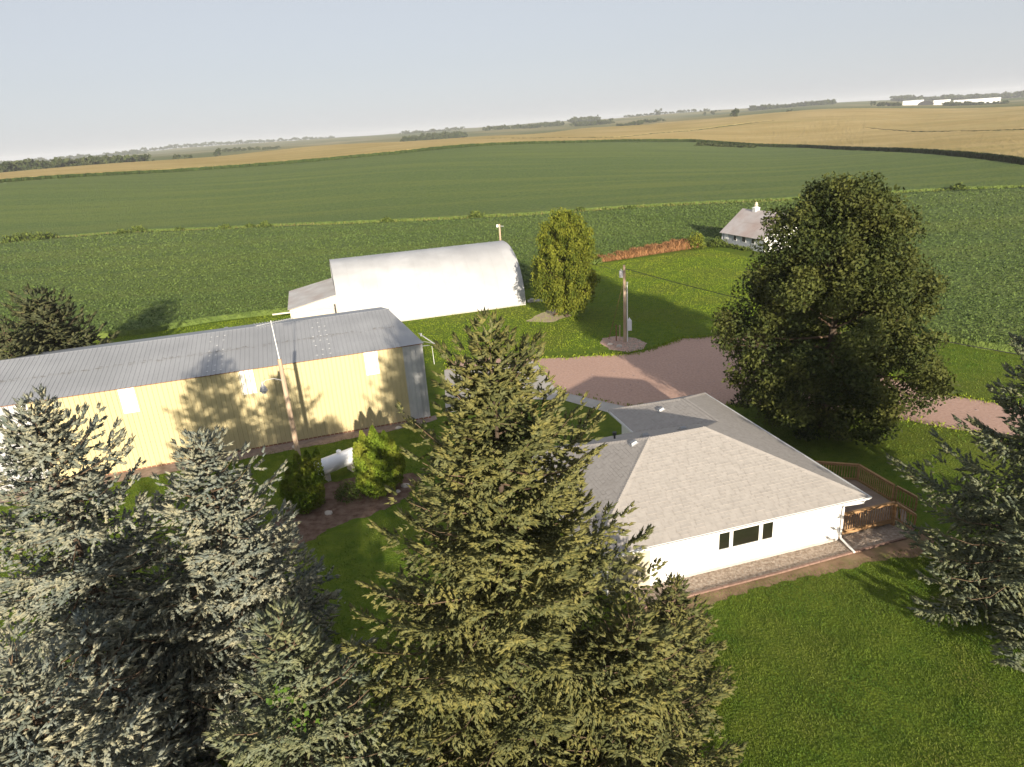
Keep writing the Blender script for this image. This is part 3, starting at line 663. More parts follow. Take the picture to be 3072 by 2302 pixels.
# ------------------------------------------------------------------ yellow machine shed
shed = empty('machine_shed', (S0[0], S0[1], 0), th_s, 'long yellow ribbed steel machine shed with grey metal roof', 'shed')
SEZ, SRZ, SD, SLEN = 5.85, 7.12, 6.5, 33.0
def ribbed(name, w, h, mat_, pitch=.305, rib=.045):
    """ribbed sheet in the xz plane facing -y"""
    xs = [0.0]; ys = [0.0]; n = max(1, round(w / pitch)); p = w / n
    for i in range(n):
        c = p * (i + .5)
        for dx, dy in ((-.035, 0), (-.016, -rib), (.016, -rib), (.035, 0)): xs.append(c + dx); ys.append(dy)
    xs.append(w); ys.append(0.0); m = MB(); k = len(xs)
    m.add([(x, y, 0) for x, y in zip(xs, ys)] + [(x, y, h) for x, y in zip(xs, ys)], [(i, i + 1, k + i + 1, k + i) for i in range(k - 1)])
    me = m.mesh(name); me.materials.append(mat_); return me
mb = MB()   # body behind the cladding
mb.prism([(-SLEN, .03), (-.02, .03), (-1.46, 13), (-SLEN, 13)], 0, SEZ - .06); mb.build('frame_body', m_silver, shed)
pw = .915
wp = ribbed('wall_panel', pw - .004, SEZ - .02, m_yellow); ws = ribbed('silver_wall_panel', .73, SEZ - .02, m_silver); ws2 = ribbed('silver_wall_panel', pw - .004, SEZ - .02, m_silver)
for i in range(2): share('silver_wall_panel', ws, shed, (-1.46 + .73 * i, 0, .02))
x = -1.46 - pw; k = 0
while x > -SLEN + .3:
    share('wall_panel' if x > -25.4 else 'silver_wall_panel', wp if x > -25.4 else ws2, shed, (x, 0 if k % 2 else -.003, .02)); x -= pw; k += 1
lp = ribbed('light_panel', .95, 1.72, m_panelw)
for x in (-4.22, -12.65, -20.05): share('light_panel', lp, shed, (x, -.012, SEZ - 1.76))
mb = MB(); mb.box(-SLEN, .02, -.05, -.03, SEZ - .05, SEZ - .0); mb.build('eave_trim', m_rust, shed)
mb = MB(); mb.box(-SLEN, .02, -.04, .0, -.02, .10); mb.build('base_trim', m_rust, shed)
# roof sheets, two rows that lap
sl_len = math.hypot(SD, SRZ - SEZ); ra = math.atan2(SRZ - SEZ, SD)
rp = ribbed('roof_panel', pw - .003, sl_len * .53, m_roofst, rib=.03); rp2 = ribbed('roof_panel', pw - .003, sl_len * .50, m_roofst, rib=.03)
rrot = (ra - math.pi / 2, 0, 0)
x = -1.40 - pw; k = 0; rr = random.Random(3)
while x > -SLEN - .2:
    o = share('roof_panel', rp, shed, (x, -.12, SEZ + .035 - .02 + rr.uniform(0, .004)), rrot)
    o = share('roof_panel', rp2, shed, (x, -.12 + (SD + .12) * .5, SEZ + .0 + .028 + (SRZ - SEZ) * .5 + rr.uniform(0, .004)), rrot)
    o.location.z += .012; x -= pw; k += 1
mb = MB(); mb.add([(-1.40, SD, SRZ + .02), (-1.40, -.12, SEZ + .03), (.12, -.12, SEZ + .03)], [(0, 1, 2)]); mb.add([(-SLEN - .2, SD + .02, SRZ - .005), (-1.3, SD + .02, SRZ - .005), (-1.3, 13.1, SEZ), (-SLEN - .2, 13.1, SEZ)], [(0, 1, 2, 3)])
mb.build('roof_end_sheet', m_roofst, shed)
mb = MB(); mb.add([(-SLEN - .2, SD - .2, SRZ + .01), (-1.35, SD - .2, SRZ + .01), (-1.35, SD, SRZ + .07), (-SLEN - .2, SD, SRZ + .07), (-1.35, SD + .2, SRZ + .01), (-SLEN - .2, SD + .2, SRZ + .01)], [(0, 1, 2, 3), (3, 2, 4, 5)]); mb.build('ridge_cap', m_roofst, shed)
# small white patches in rows
mb = MB()
for cx in (-7.4, -14.6):
    for i in range(8):
        for j in range(3):
            if rr.random() < .7:
                t = .06 + i * .115; px = cx + j * .46 + rr.uniform(-.05, .05) ; py = t * SD; pz = SEZ + t * (SRZ - SEZ) + .085
                mb.add([(px - .06, py - .03, pz - .007), (px + .06, py - .03, pz - .007), (px + .06, py + .03, pz + .007), (px - .06, py + .03, pz + .007)], [(0, 1, 2, 3)])
o = mb.build('white_patches', m_trim, shed); o['kind'] = 'stuff'
mb = MB()   # dark dashes marking dents and the lap line along the roof middle
for i in range(150):
    px = -1.6 - rr.uniform(0, 31); t = .50 + rr.gauss(0, .018); py = t * SD; pz = SEZ + t * (SRZ - SEZ) + .075; w = rr.uniform(.08, .28)
    mb.add([(px - w / 2, py - .02, pz - .004), (px + w / 2, py - .02, pz - .004), (px + w / 2, py + .02, pz + .004), (px - w / 2, py + .02, pz + .004)], [(0, 1, 2, 3)])
o = mb.build('lap_dashes', mat('lap_dash', (.14, .13, .12), (.18, .17, .16), rough=.9), shed); o['kind'] = 'stuff'
# door hood at the far right end
mb = MB(); mb.bar((.1, 1.8, SEZ + .28), (1.15, 1.5, SEZ - .62), .12, .05); mb.bar((.05, .4, SEZ + .05), (1.2, 1.4, SEZ - .6), .05, .04); mb.bar((.0, -.05, SEZ - .18), (.55, .3, SEZ - .32), .05, .05); mb.build('door_hood', m_silver, shed)
mb = MB(); mb.tube([(-.16, -.04, .1), (-.16, -.04, 4.3)], .025, 6); mb.tube([(-.45, -.04, .1), (-.45, -.04, 3.8)], .02, 6); mb.build('conduit', m_silver, shed)
mb = MB(); mb.tube([(.16, 1.2, SEZ + .2), (.2, 1.2, SEZ + .42)], [.06, .05], 8); mb.build('lamp', m_trim, shed)

# ------------------------------------------------------------------ quonset
th_q = math.radians(14.9)
quon = empty('quonset_building', (2.25, 80.77, 0), th_q, 'white arched steel quonset building with a cream lean-to on its left end', 'building')
QH, QA, QL = 6.55, 7.9, 21.7
def arch(t):
    a = math.pi * (1 - t)    # t 0..1 across the span
    x = math.cos(a); z = math.sin(a)
    return (QA + QA * math.copysign(abs(x) ** .94, x), QH * abs(z) ** .92)
NA = 40; npan = 14; w = QL / npan
mb = MB(); vs = []; fs = []
for i in range(NA + 1):
    y_, z_ = arch(i / NA); vs += [(0, y_, z_), (w + .06, y_, z_), (w + .06, y_ + .0, z_ + .0)]
pv = []
for i in range(NA + 1):
    y_, z_ = arch(i / NA); pv += [(0, y_, z_), (w * .5, y_, z_ + .0), (w, y_, z_), (w + .06, y_ + (-.03 if i < NA / 2 else .03), z_ + .03)]
pf = []
for i in range(NA):
    for j in range(3): pf.append((i * 4 + j, i * 4 + j + 1, i * 4 + 4 + j + 1, i * 4 + 4 + j))
ame = MB().add(pv, pf).mesh('arch_panel'); ame.materials.append(m_quon); ame.polygons.foreach_set('use_smooth', [True] * len(ame.polygons))
for k in range(npan):
    o = share('arch_panel', ame, quon, (-QL + k * w, 0, 0)); 
ends = [(0.02, *arch(i / NA)) for i in range(NA + 1)]
mb = MB(); mb.add([(-.05, p[1], p[2] - .03) for p in ends], [tuple(range(NA + 1))]); mb.build('end_wall', m_quon, quon)
mb = MB(); mb.add([(-QL + .05, p[1], p[2] - .03) for p in ends], [tuple(range(NA, -1, -1))]); mb.build('end_wall', m_quon, quon)
mb = MB()
for xx in (0.0, -QL):
    for i in range(NA):
        a, b = arch(i / NA), arch((i + 1) / NA); mb.bar((xx, a[0], a[1]), (xx, b[0], b[1]), .07, .07)
mb.build('end_rib', m_quon, quon)
mb = MB(); mb.box(-QL, 0, -.06, .10, -.05, .12); mb.build('footing', m_conc, quon)
# lean-to
lt = MB(); X0, X1 = -27.0, -QL - .02
lt.add([(X0, 2.0, 0), (X1, 2.0, 0), (X1, 2.0, 3.55), (X0, 2.0, 2.5), (X0, 12.4, 0), (X1, 12.4, 0), (X1, 12.4, 3.55), (X0, 12.4, 2.5)], [(0, 1, 2, 3), (4, 7, 6, 5), (0, 3, 7, 4), (1, 5, 6, 2)])
lto = lt.build('lean_to', m_leanwall, quon)
rf = MB(); rw = 5.1 / 6
for k in range(6):
    xa = X0 - .2 + (X1 - X0 + .2) * k / 6; xb = X0 - .2 + (X1 - X0 + .2) * (k + 1) / 6; za = 2.55 + 1.05 * k / 6; zb = 2.55 + 1.05 * (k + 1) / 6
    m = MB(); m.add([(xa, 1.8, za), (xb, 1.8, zb), (xb, 12.6, zb), (xa, 12.6, za), (xa, 1.8, za + .03 + .006 * (k % 2)), (xb, 1.8, zb + .03), (xb, 12.6, zb + .03), (xa, 12.6, za + .03 + .006 * (k % 2))], [(3, 2, 1, 0), (4, 5, 6, 7), (0, 1, 5, 4), (1, 2, 6, 5), (2, 3, 7, 6), (3, 0, 4, 7)])
    m.build('roof_sheet', m_leanroof, lto)
m = MB(); m.box(X0 - 1.9, X1 - .4, 1.86, 1.97, 2.18, 2.34); m.build('door_track', m_leanwall, lto)
m = MB(); m.box(X0 + .5, X1 - .55, 1.90, 1.96, .05, 2.16); m.build('sliding_door', m_leanwall, lto)
m = MB(); m.box(X1 - .42, X1 - .22, 1.93, 1.985, .0, 2.55); m.build('gap_shade', m_dark, lto)  # dark strip standing in for the shade inside the door gap

# ------------------------------------------------------------------ small grey barn
bw = np.array([.342, -.94]); th_b = math.atan2(bw[1], bw[0])
barn = empty('small_barn', (35.79, 112.37, 0), th_b, 'small grey clapboard barn with rusty roof and ridge cupola at the field edge', 'barn')
# local x along the near side wall (towards camera), local y to the right/back
BL, BWd, BE, BR = 10.0, 8.0, 2.0, 5.3
mb = MB(); mb.add([(0, 0, 0), (BL, 0, 0), (BL, BWd, 0), (0, BWd, 0), (0, 0, BE), (BL, 0, BE), (BL, BWd, BE), (0, BWd, BE), (0, BWd / 2, BR - .08), (BL, BWd / 2, BR - .08)],
                  [(0, 4, 5, 1), (3, 2, 6, 7), (0, 3, 7, 8, 4), (1, 5, 9, 6, 2)])
mb.build('wall', m_barnwall, barn)
m = MB(); m.add([(BL + .02, .05, .05), (BL + .02, BWd - .05, .05), (BL + .02, BWd - .05, BE), (BL + .02, BWd / 2, BR - .2), (BL + .02, .05, BE)], [(0, 1, 2, 3, 4)]); m.build('gable_front', m_white, barn)
for s_ in (0, 1):
    for k in range(8):
        for row in range(2):
            xa, xb = -.25 + 10.5 * k / 8, -.25 + 10.5 * (k + 1) / 8; t0, t1 = (0, .52) if row == 0 else (.5, 1)
            ye = -.35; f = lambda t: (ye + (BWd / 2 - ye) * t, BE - .08 + (BR - BE + .08) * t)
            (ya, za), (yb, zb) = f(t0), f(t1); dz = .03 + .02 * row + .004 * (k % 2)
            if s_: ya, yb = BWd - ya, BWd - yb
            m = MB(); m.add([(xa, ya, za), (xb, ya, za), (xb, yb, zb), (xa, yb, zb), (xa, ya, za + dz), (xb, ya, za + dz), (xb, yb, zb + dz), (xa, yb, zb + dz)], [(3, 2, 1, 0), (4, 5, 6, 7), (0, 1, 5, 4), (1, 2, 6, 5), (2, 3, 7, 6), (3, 0, 4, 7)])
            m.build('roof_sheet', m_barnroof, barn)
for k, (a, b) in enumerate(((.73, 1.5), (2.95, 3.6), (5.0, 5.8), (7.2, 7.9))):
    m = MB(); m.box(a - .08, b + .08, -.05, -.01, 1.0, 1.9); wo_ = m.build('window', m_trim, barn)
    m = MB(); m.box(a + (.0 if k else .3), b - (.0 if k else .3), -.06, -.052, 1.08, 1.82); m.build('pane', m_dark if k else m_trim, wo_)
m = MB(); m.box(-.04, .06, -.03, .06, 0, BE); m.build('corner_board', m_trim, barn)
m = MB(); m.box(2.6, 3.4, BWd / 2 - .4, BWd / 2 + .4, BR - .35, BR + .35); m.add([(2.5, BWd / 2 - .5, BR + .35), (3.5, BWd / 2 - .5, BR + .35), (3.5, BWd / 2 + .5, BR + .35), (2.5, BWd / 2 + .5, BR + .35), (3, BWd / 2, BR + .7)], [(0, 1, 4), (1, 2, 4), (2, 3, 4), (3, 0, 4), (3, 2, 1, 0)])
cu = m.build('cupola', m_trim, barn)
m = MB(); m.tube([(3, 4, BR + .6), (3, 4, BR + .8), (3, 4, BR + .95), (3, 4, BR + 1.2), (3, 4, BR + 1.3)], [.12, .32, .22, .2, .04], 10); m.build('ventilator', mat('pale_tin', (.6, .5, .38), (.66, .56, .44), rough=.6), cu)

# ------------------------------------------------------------------ grain bin behind the shed
gb = empty('grain_bin', (-27.8, 66.2, 0), 0, 'small round bin with white conical roof behind the yellow shed', 'bin')
m = MB(); m.tube([(0, 0, 0), (0, 0, 2.1)], [2.0, 2.0], 28); m.build('bin_wall', m_silver, gb)
for k in range(14):
    a0, a1 = 2 * math.pi * k / 14, 2 * math.pi * (k + 1) / 14
    m = MB(); m.add([(2.12 * math.cos(a0), 2.12 * math.sin(a0), 2.08), (2.12 * math.cos(a1), 2.12 * math.sin(a1), 2.08), (.2 * math.cos(a1), .2 * math.sin(a1), 3.28), (.2 * math.cos(a0), .2 * math.sin(a0), 3.28)], [(0, 1, 2, 3)]); m.build('roof_sheet', m_panelw, gb)
m = MB(); m.tube([(0, 0, 3.2), (0, 0, 3.42)], [.22, .2], 10); m.build('cap', m_silver, gb)

# ------------------------------------------------------------------ poles and wires
lp_ = empty('yard_light_pole', (-13.16, 37.66, 0), 0, 'wooden pole with barn light and television antenna in front of the yellow shed', 'pole')
LH = 8.5
m = MB(); m.tube([(0, 0, -.2), (.0, 0, 3), (-.02, 0, 6), (-.03, 0, LH)], [.17, .155, .14, .12], 12); m.build('pole', m_pole, lp_)
m = MB(); m.tube([(-.03, 0, LH - .1), (-.10, .1, LH + 1.1), (-.14, .12, LH + 2.25)], [.03, .025, .022], 8); mast = m.build('antenna_mast', m_trim, lp_)
m = MB(); m.bar((-.85, -.35, LH + 2.12), (.95, .55, LH + 2.2), .03)
dv = Vector((-.45, .9, 0)).normalized()
for i in range(15):
    t = i / 14; p = Vector((-.85, -.35, LH + 2.12)).lerp(Vector((.95, .55, LH + 2.2)), t); w = 1.15 * (1 - t) + .28
    m.bar(p - dv * w / 2, p + dv * w / 2, .022)
m.build('antenna_elements', m_silver, mast)
m = MB(); m.tube([(-.1, -.1, LH - 1.25), (-.45, -.3, LH - 1.05), (-.85, -.5, LH - 1.05), (-1.05, -.6, LH - 1.2)], [.02] * 4, 8); arm = m.build('lamp_arm', m_silver, lp_)
m = MB(); m.tube([(-1.05, -.6, LH - 1.1), (-1.05, -.6, LH - 1.3), (-1.05, -.6, LH - 1.42), (-1.05, -.6, LH - 1.62), (-1.05, -.6, LH - 1.66)], [.07, .09, .16, .23, .23], 14, False); m.build('lamp_shade', m_silver, arm)
m = MB(); m.tube([(-1.05, -.6, LH - 1.55), (-1.05, -.6, LH - 1.8)], [.17, .13], 12); m.build('lens', m_trim, arm)

up_ = empty('utility_pole', (11.16, 63.29, 0), 0, 'bare wooden utility pole with meter box standing in a rock bed', 'pole')
m = MB(); m.tube([(0, 0, -.2), (0, 0, 4), (-.03, 0, 7.45)], [.16, .14, .115], 12); m.build('pole', m_pole, up_)
m = MB(); m.tube([(.23, -.05, 0), (.23, -.05, 5.6), (.25, -.05, 5.85)], [.055, .055, .09], 10); m.build('conduit', m_trim, up_)
m = MB(); m.box(.22, .62, -.22, .02, 1.15, 2.15); m.add([(.25, -.22, 2.15), (.59, -.22, 2.15), (.59, .02, 2.15), (.25, .02, 2.15), (.42, -.1, 2.45)], [(0, 1, 4), (1, 2, 4), (2, 3, 4), (3, 0, 4)]); m.build('meter_box', m_tank, up_)
m = MB(); m.tube([(-.33, -.12, 6.35), (-.33, -.12, 6.95)], [.19, .19], 14); m.tube([(-.33, -.12, 6.95), (-.33, -.12, 7.12)], [.05, .04], 8); m.build('transformer', m_silver, up_)
m = MB(); m.bar((-.03, 0, 7.1), (.45, -.06, 7.0), .06); m.build('bracket', m_dark, up_)
gw = empty('guy_wire', (9.75, 64.5, 0), 0, 'rusty guy wire slanting from the rock bed up to the utility pole', 'wire')
m = MB(); m.tube([(0, 0, 0), (.68, -.58, 2.9), (1.33, -1.13, 5.9)], [.014] * 3, 5); m.build('cable', m_rust, gw)
m = MB(); m.tube([(0, 0, -.1), (.45, -.385, 1.9)], [.03, .03], 7); m.build('guard', m_rust, gw)
for nm, lab, loc in (('fence_post', 'short weathered post nearest the utility pole in the rock bed', (10.72, 63.6)), ('fence_post', 'rusty iron post left of the short weathered post in the rock bed', (10.4, 63.75))):
    m = MB(); m.tube([(0, 0, -.1), (0, 0, 1.45)], [.06, .055], 8); m.add([(-.08, -.06, 1.45), (.08, -.06, 1.45), (.08, .06, 1.45), (-.08, .06, 1.45), (-.06, -.05, 1.62), (.06, -.05, 1.62), (.06, .05, 1.62), (-.06, .05, 1.62)], [(4, 5, 6, 7), (0, 1, 5, 4), (1, 2, 6, 5), (2, 3, 7, 6), (3, 0, 4, 7), (3, 2, 1, 0)])
    o = m.build(nm, m_rust if 'iron' in lab else m_pole); o.location = (*loc, 0); tag(o, lab, 'post', 'posts in the rock bed')
fp = empty('field_light_pole', (-.24, 98.0, 0), 0, 'pale pole with small lamp rising behind the quonset roof', 'pole')
m = MB(); m.tube([(0, 0, -.2), (0, 0, 7.55)], [.15, .13], 10); m.build('pole', m_pole, fp)
m = MB(); m.box(-.42, -.16, -.15, .15, 7.15, 7.5); m.build('lamp', m_trim, fp); m = MB(); m.bar((-.1, 0, 7.3), (.6, .1, 7.2), .05); m.build('bracket', m_silver, fp)
def wire(name, label, a, b, sag, r=.022):
    pts = []; a = Vector(a); b = Vector(b)
    for i in range(21):
        t = i / 20; p = a.lerp(b, t); p.z -= sag * 4 * t * (1 - t); pts.append(p)
    o = MB().tube(pts, [r] * 21, 5).build(name, m_dark); tag(o, label, 'wire')
wire('power_line', 'dark overhead wire running from utility pole right towards the big maple', (11.6, 63.2, 7.0), (33, 36, 5.2), .5, .03)
wire('power_line', 'thin wire from utility pole left towards the pole behind the quonset', (10.8, 63.4, 6.9), (-.2, 98, 7.2), .6, .014)
st = MB().tube([(0, 0, -.1), (-.04, 0, 1.85)], [.022, .018], 6).build('marker_post', m_trim); st.location = (-7.06, 60.5, 0); tag(st, 'thin white marker post in grass right of the yellow shed', 'post')

# ------------------------------------------------------------------ propane tank
tk = empty('propane_tank', (-11.4, 39.4, 0), math.radians(40), 'white horizontal propane tank between two arborvitae clumps', 'tank')
pts = []; rd = []
for i in range(7):
    a = math.pi / 2 * i / 6; pts.append((-1.25 - .38 * math.cos(a), 0, .95)); rd.append(max(.01, .52 * math.sin(a)))
pts += [(1.25 + .38 * math.sin(a), 0, .95) for a in [math.pi / 2 * i / 6 for i in range(7)]]; rd += [max(.01, .52 * math.cos(math.pi / 2 * i / 6)) for i in range(7)]
m = MB(); m.tube(pts, rd, 20); m.build('tank_body', m_tank, tk, True)
m = MB(); m.tube([(.2, 0, 1.45), (.2, 0, 1.62), (.2, 0, 1.68)], [.16, .16, .08], 12); m.build('dome', m_tank, tk)
for x in (-.85, .85):
    m = MB(); m.box(x - .1, x + .1, -.35, .35, 0, .5); m.build('leg', m_conc, tk)
m = MB(); m.tube([(1.3, -.2, 1.45), (1.3, -.2, 1.75)], [.04, .04], 6); m.build('valve', m_trim, tk)

# ------------------------------------------------------------------ edging, rocks, pebbles
edge_me = MB().box(-.145, .145, -.055, .055, 0, .09).mesh('edging_block'); edge_me.materials.append(m_edge)
pth = [hxy(11.0, 22.55), hxy(18, 22.6), hxy(22, 22.72), hxy(25.2, 22.78), hxy(26.3, 23.4)]
ed = empty('brick_edging', (pth[0][0], pth[0][1], 0), 0, 'red block edging between pebble bed and lawn below the white wall', 'edging')
acc = []
for i in range(len(pth) - 1):
    a = np.array(pth[i]); b = np.array(pth[i + 1]); n = int(np.linalg.norm(b - a) / .3)
    for k in range(n):
        p = a + (b - a) * (k + .5) / n; share('edging_block', edge_me, ed, (p[0] - pth[0][0], p[1] - pth[0][1], .0), (0, 0, math.atan2(b[1] - a[1], b[0] - a[0]) + random.uniform(-.03, .03)))
def octs(P, S, rng, flat_=.6):
    n = len(P); T = np.array([[1, 0, 0], [0, 1, 0], [-1, 0, 0], [0, -1, 0], [0, 0, 1]], float); T = np.concatenate([T, [[.7, .7, .45]]])[:5]
    an_ = rng.uniform(0, 6.28, n); V = np.zeros((n, 5, 3))
    for j in range(5):
        x, y, z = T[j]; jx = 1 + rng.uniform(-.3, .3, n)
        V[:, j, 0] = P[:, 0] + (x * np.cos(an_) - y * np.sin(an_)) * S * jx; V[:, j, 1] = P[:, 1] + (x * np.sin(an_) + y * np.cos(an_)) * S * jx; V[:, j, 2] = P[:, 2] + z * S * flat_
    b = (np.arange(n) * 5)[:, None]
    return V.reshape(-1, 3), [np.concatenate([b + np.array([[j, (j + 1) % 4, 4]]) for j in range(4)])]
def inpoly(X, Y, poly):
    c = np.zeros(len(X), bool); n = len(poly); j = n - 1
    for i in range(n):
        xi, yi = poly[i]; xj, yj = poly[j]
        with np.errstate(divide='ignore', invalid='ignore'):
            c ^= ((yi > Y) != (yj > Y)) & (X < (xj - xi) * (Y - yi) / (yj - yi) + xi)
        j = i
    return c
def scatter(poly, n, rng):
    a = np.array(poly); lo = a.min(0); hi = a.max(0); X = rng.uniform(lo[0], hi[0], n); Y = rng.uniform(lo[1], hi[1], n); k = inpoly(X, Y, poly); return X[k], Y[k]
X, Y = scatter(BED, 26000, RNG); V, F = octs(np.stack([X, Y, np.full(len(X), .01)], -1), RNG.uniform(.025, .06, len(X)), RNG)
o = link('pebbles', np_mesh('pebbles', V, F), m_pebble); tag(o, 'rounded river pebbles in the bed below the white house wall', 'pebbles', kind='stuff')
X, Y = scatter(MULCH, 5000, RNG); V, F = octs(np.stack([X, Y, np.full(len(X), .008)], -1), RNG.uniform(.03, .075, len(X)), RNG, .5)
o = link('mulch_chips', np_mesh('mulch_chips', V, F), m_mulch); tag(o, 'reddish wood mulch chips around the arborvitae', 'mulch', kind='stuff')
X, Y = scatter(ROCKB, 1500, RNG); k = RNG.uniform(size=len(X)) < np.where(X > 11.1, .9, .25); X, Y = X[k], Y[k]; V, F = octs(np.stack([X, Y, np.full(len(X), .01)], -1), RNG.uniform(.04, .12, len(X)), RNG)
o = link('loose_stones', np_mesh('loose_stones', V, F), m_pebble); tag(o, 'loose pale stones in the bed around the utility pole', 'stones', kind='stuff')
X, Y = scatter(RGRAV, 16000, RNG); k = ~inpoly(X, Y, CONC); X, Y = X[k], Y[k]; V, F = octs(np.stack([X, Y, np.full(len(X), .006)], -1), RNG.uniform(.02, .06, len(X)) * (1 + (RNG.uniform(size=len(X)) < .04)), RNG, .5)
o = link('gravel_stones', np_mesh('gravel_stones', V, F), mat('gravel_stone', (.26, .17, .145), (.50, .37, .33), scale=9, rough=.9, detail=1, ramp=(.3, .7))); tag(o, 'loose pinkish stones over the gravel drive', 'stones', kind='stuff')
def rock(label, x, y, s, seed, group=None, m_=None):
    r = np.random.default_rng(seed); mb = MB(); n = 7
    rings = [(0, 1.0), (.35, .92), (.6, .45)]
    for z, k in rings: pass
    vs = []; jit = r.uniform(.75, 1.2, n)
    for z, k in rings:
        for i in range(n): a = 6.283 * i / n; vs.append((math.cos(a) * s * k * jit[i], math.sin(a) * s * k * jit[i] * .8, z * s * r.uniform(.8, 1.1)))
    vs.append((0, 0, s * .65)); fs = []
    for q in range(2):
        for i in range(n): fs.append((q * n + i, q * n + (i + 1) % n, (q + 1) * n + (i + 1) % n, (q + 1) * n + i))
    for i in range(n): fs.append((2 * n + i, 2 * n + (i + 1) % n, 3 * n))
    mb.add(vs, fs); o = mb.build('rock', m_ or m_rock); o.location = (x, y, -.02); tag(o, label, 'rock', group)
rock('large pale rock in the lit mulch right of the arborvitae', -6.9, 37.2, .30, 1, 'rocks in the mulch bed'); rock('smaller pinkish rock beside the large pale rock in the mulch', -7.3, 36.6, .22, 2, 'rocks in the mulch bed')
rock('grey rock in shaded mulch between the arborvitae clumps', -11.0, 34.6, .30, 3, 'rocks in the mulch bed')
for i, (u_, lab) in enumerate(((-15.3, 'flat pale stone left of the light pole at the shed base'), (-14.2, 'small flat stone just left of the light pole at the shed base'), (-9.9, 'flat stone just right of the light pole at the shed base'), (-2.6, 'flat pale stone at the right end of the shed base strip'))):
    x, y = sxy(u_, -.9); rock(lab, x, y, .26, 20 + i, 'stones along the shed base')
rock('white stone left of the utility pole in the rock bed', 9.6, 62.7, .30, 31, 'stones by the utility pole'); rock('tan stone in front of the utility pole in the rock bed', 10.4, 62.0, .34, 32, 'stones by the utility pole')
rock('pink granite boulder at the far end of the pebble bed under the deck', *hxy(26.0, 23.6), .28, 33, None, m_edge)
m = MB(); m.box(-1.3, .6, -.5, .5, 0, .12); m.box(-1.0, -.5, -.3, .3, .12, .3); o = m.build('concrete_slab', m_conc); o.location = (3.9, 82.3, 0); tag(o, 'low concrete slab at the right end of the white quonset', 'slab')
m = MB(); m.box(-.4, .4, -.06, .06, 0, .1); m.bar((-.2, 0, .05), (.25, .2, .45), .05); m.bar((.1, 0, .05), (-.15, .1, .5), .05); o = m.build('scrap_iron', m_rust); o.location = (5.6, 75.2, 0); tag(o, 'small rusty scrap on the sandy patch near the yellow-green tree', 'scrap')

# ------------------------------------------------------------------ trees and shrubs
spruce('spruce_tree', 'tallest olive green spruce standing in the centre in front of the house', (-.5, 17.0), 15.2, 6.2, 11, 290, m_spg, tl=.20, tr=.034, lat=.165, nodes=.15, droop=.05, power=.74, gap=-.9)
spruce('spruce_tree', 'tall blue spruce at the left edge in front of the shed', (-14.85, 20.0), 12.9, 5.6, 12, 210, m_spb, tl=.20, tr=.038, lat=.19, nodes=.155, power=.72, gap=-.9)
spruce('spruce_tree', 'blue spruce left of the light pole, its top against the yellow wall', (-11.0, 22.0), 10.5, 4.7, 13, 180, m_spb, tl=.20, tr=.038, lat=.19, nodes=.155, power=.72, gap=-.9)
spruce('spruce_tree', 'sunlit blue spruce filling the bottom left corner', (-11.7, 12.6), 9.5, 4.1, 14, 190, m_spb, tl=.17, tr=.032, lat=.18, nodes=.15, power=.7, gap=-.9)
spruce('spruce_tree', 'blunt sunlit spruce at the bottom left of the tallest spruce, vine leaves in it', (-6.1, 14.0), 9.0, 3.7, 15, 180, m_spr, tl=.17, tr=.031, lat=.175, nodes=.145, blunt=.55, power=.72, gap=-1.0)
spruce('spruce_tree', 'shaded small blue spruce behind the bottom left corner spruce', (-13.2, 17.0), 7.0, 3.2, 16, 90, m_spb, tl=.20, tr=.04, lat=.22, nodes=.18, gap=-1.0)
spruce('spruce_tree', 'wide blue-green spruce cut off by the right edge beside the deck', (21.5, 23.6), 13.2, 6.1, 18, 230, m_spr, tl=.20, tr=.038, lat=.21, nodes=.18, power=.74, gap=-.9)
spruce('spruce_tree', 'broad spruce standing outside the right edge, shading the maple', (25.2, 10.0), 16.2, 5.2, 23, 130, m_spr, tl=.38, tr=.09, lat=.42, nodes=.36, blunt=.55, gap=-3)
spruce('spruce_tree', 'small dark-tipped spruce just below the left end of the white wall', (5.2, 20.0), 4.6, 2.3, 19, 110, m_spg, tl=.19, tr=.034, lat=.19, nodes=.16, gap=-2)
spruce('spruce_tree', 'short bushy olive spruce at the lower right of the tallest spruce', (2.9, 15.6), 6.8, 3.7, 22, 135, m_spg, tl=.19, tr=.034, lat=.185, nodes=.16, blunt=.8, power=.65, gap=-1.0, droop=.05)
spruce('spruce_tree', 'dark rounded spruce rising behind the shed roof at left', (-38.3, 56.0), 9.2, 5.2, 20, 200, m_spd, tl=.32, tr=.075, lat=.38, nodes=.33, blunt=1.1, wig=.15, gap=-3)
spruce('spruce_tree', 'darker spruce at the left edge before the rounded one behind the shed', (-37.4, 50.0), 8.1, 4.3, 21, 190, m_spd, tl=.30, tr=.07, lat=.36, nodes=.31, blunt=.8, gap=-3)

clump_tree('maple_tree', 'huge dark green maple right of the house beside the gravel drive', (20.6, 41.8), 16.3,
           [(.9, 3.9), (2.5, 5.2), (5, 5.8), (7.5, 5.3), (9.5, 4.6), (11.5, 4.0), (13.3, 3.3), (14.6, 2.5), (15.5, 1.4), (15.9, .6)], 31, 520, 240, .24, m_maple, cr=1.15, flat_=.75, hang=.5, trunk_r=.4, fill=.42, limbs=26, zmin=.9, rough_=.13)
clump_tree('upright_tree', 'yellow-green upright leafy tree at the right end of the quonset', (6.6, 74.0), 11.4,
           [(.9, 1.6), (2.2, 2.5), (4, 3.1), (6, 3.1), (8, 2.6), (9.8, 2.1), (10.8, 1.3), (11.3, .5)], 32, 320, 120, .24, m_ygl, cr=.62, flat_=1.35, hang=-.3, trunk_r=.2, fill=.4, up=np.array([0, 0, .8]), limbs=40, rough_=.1)

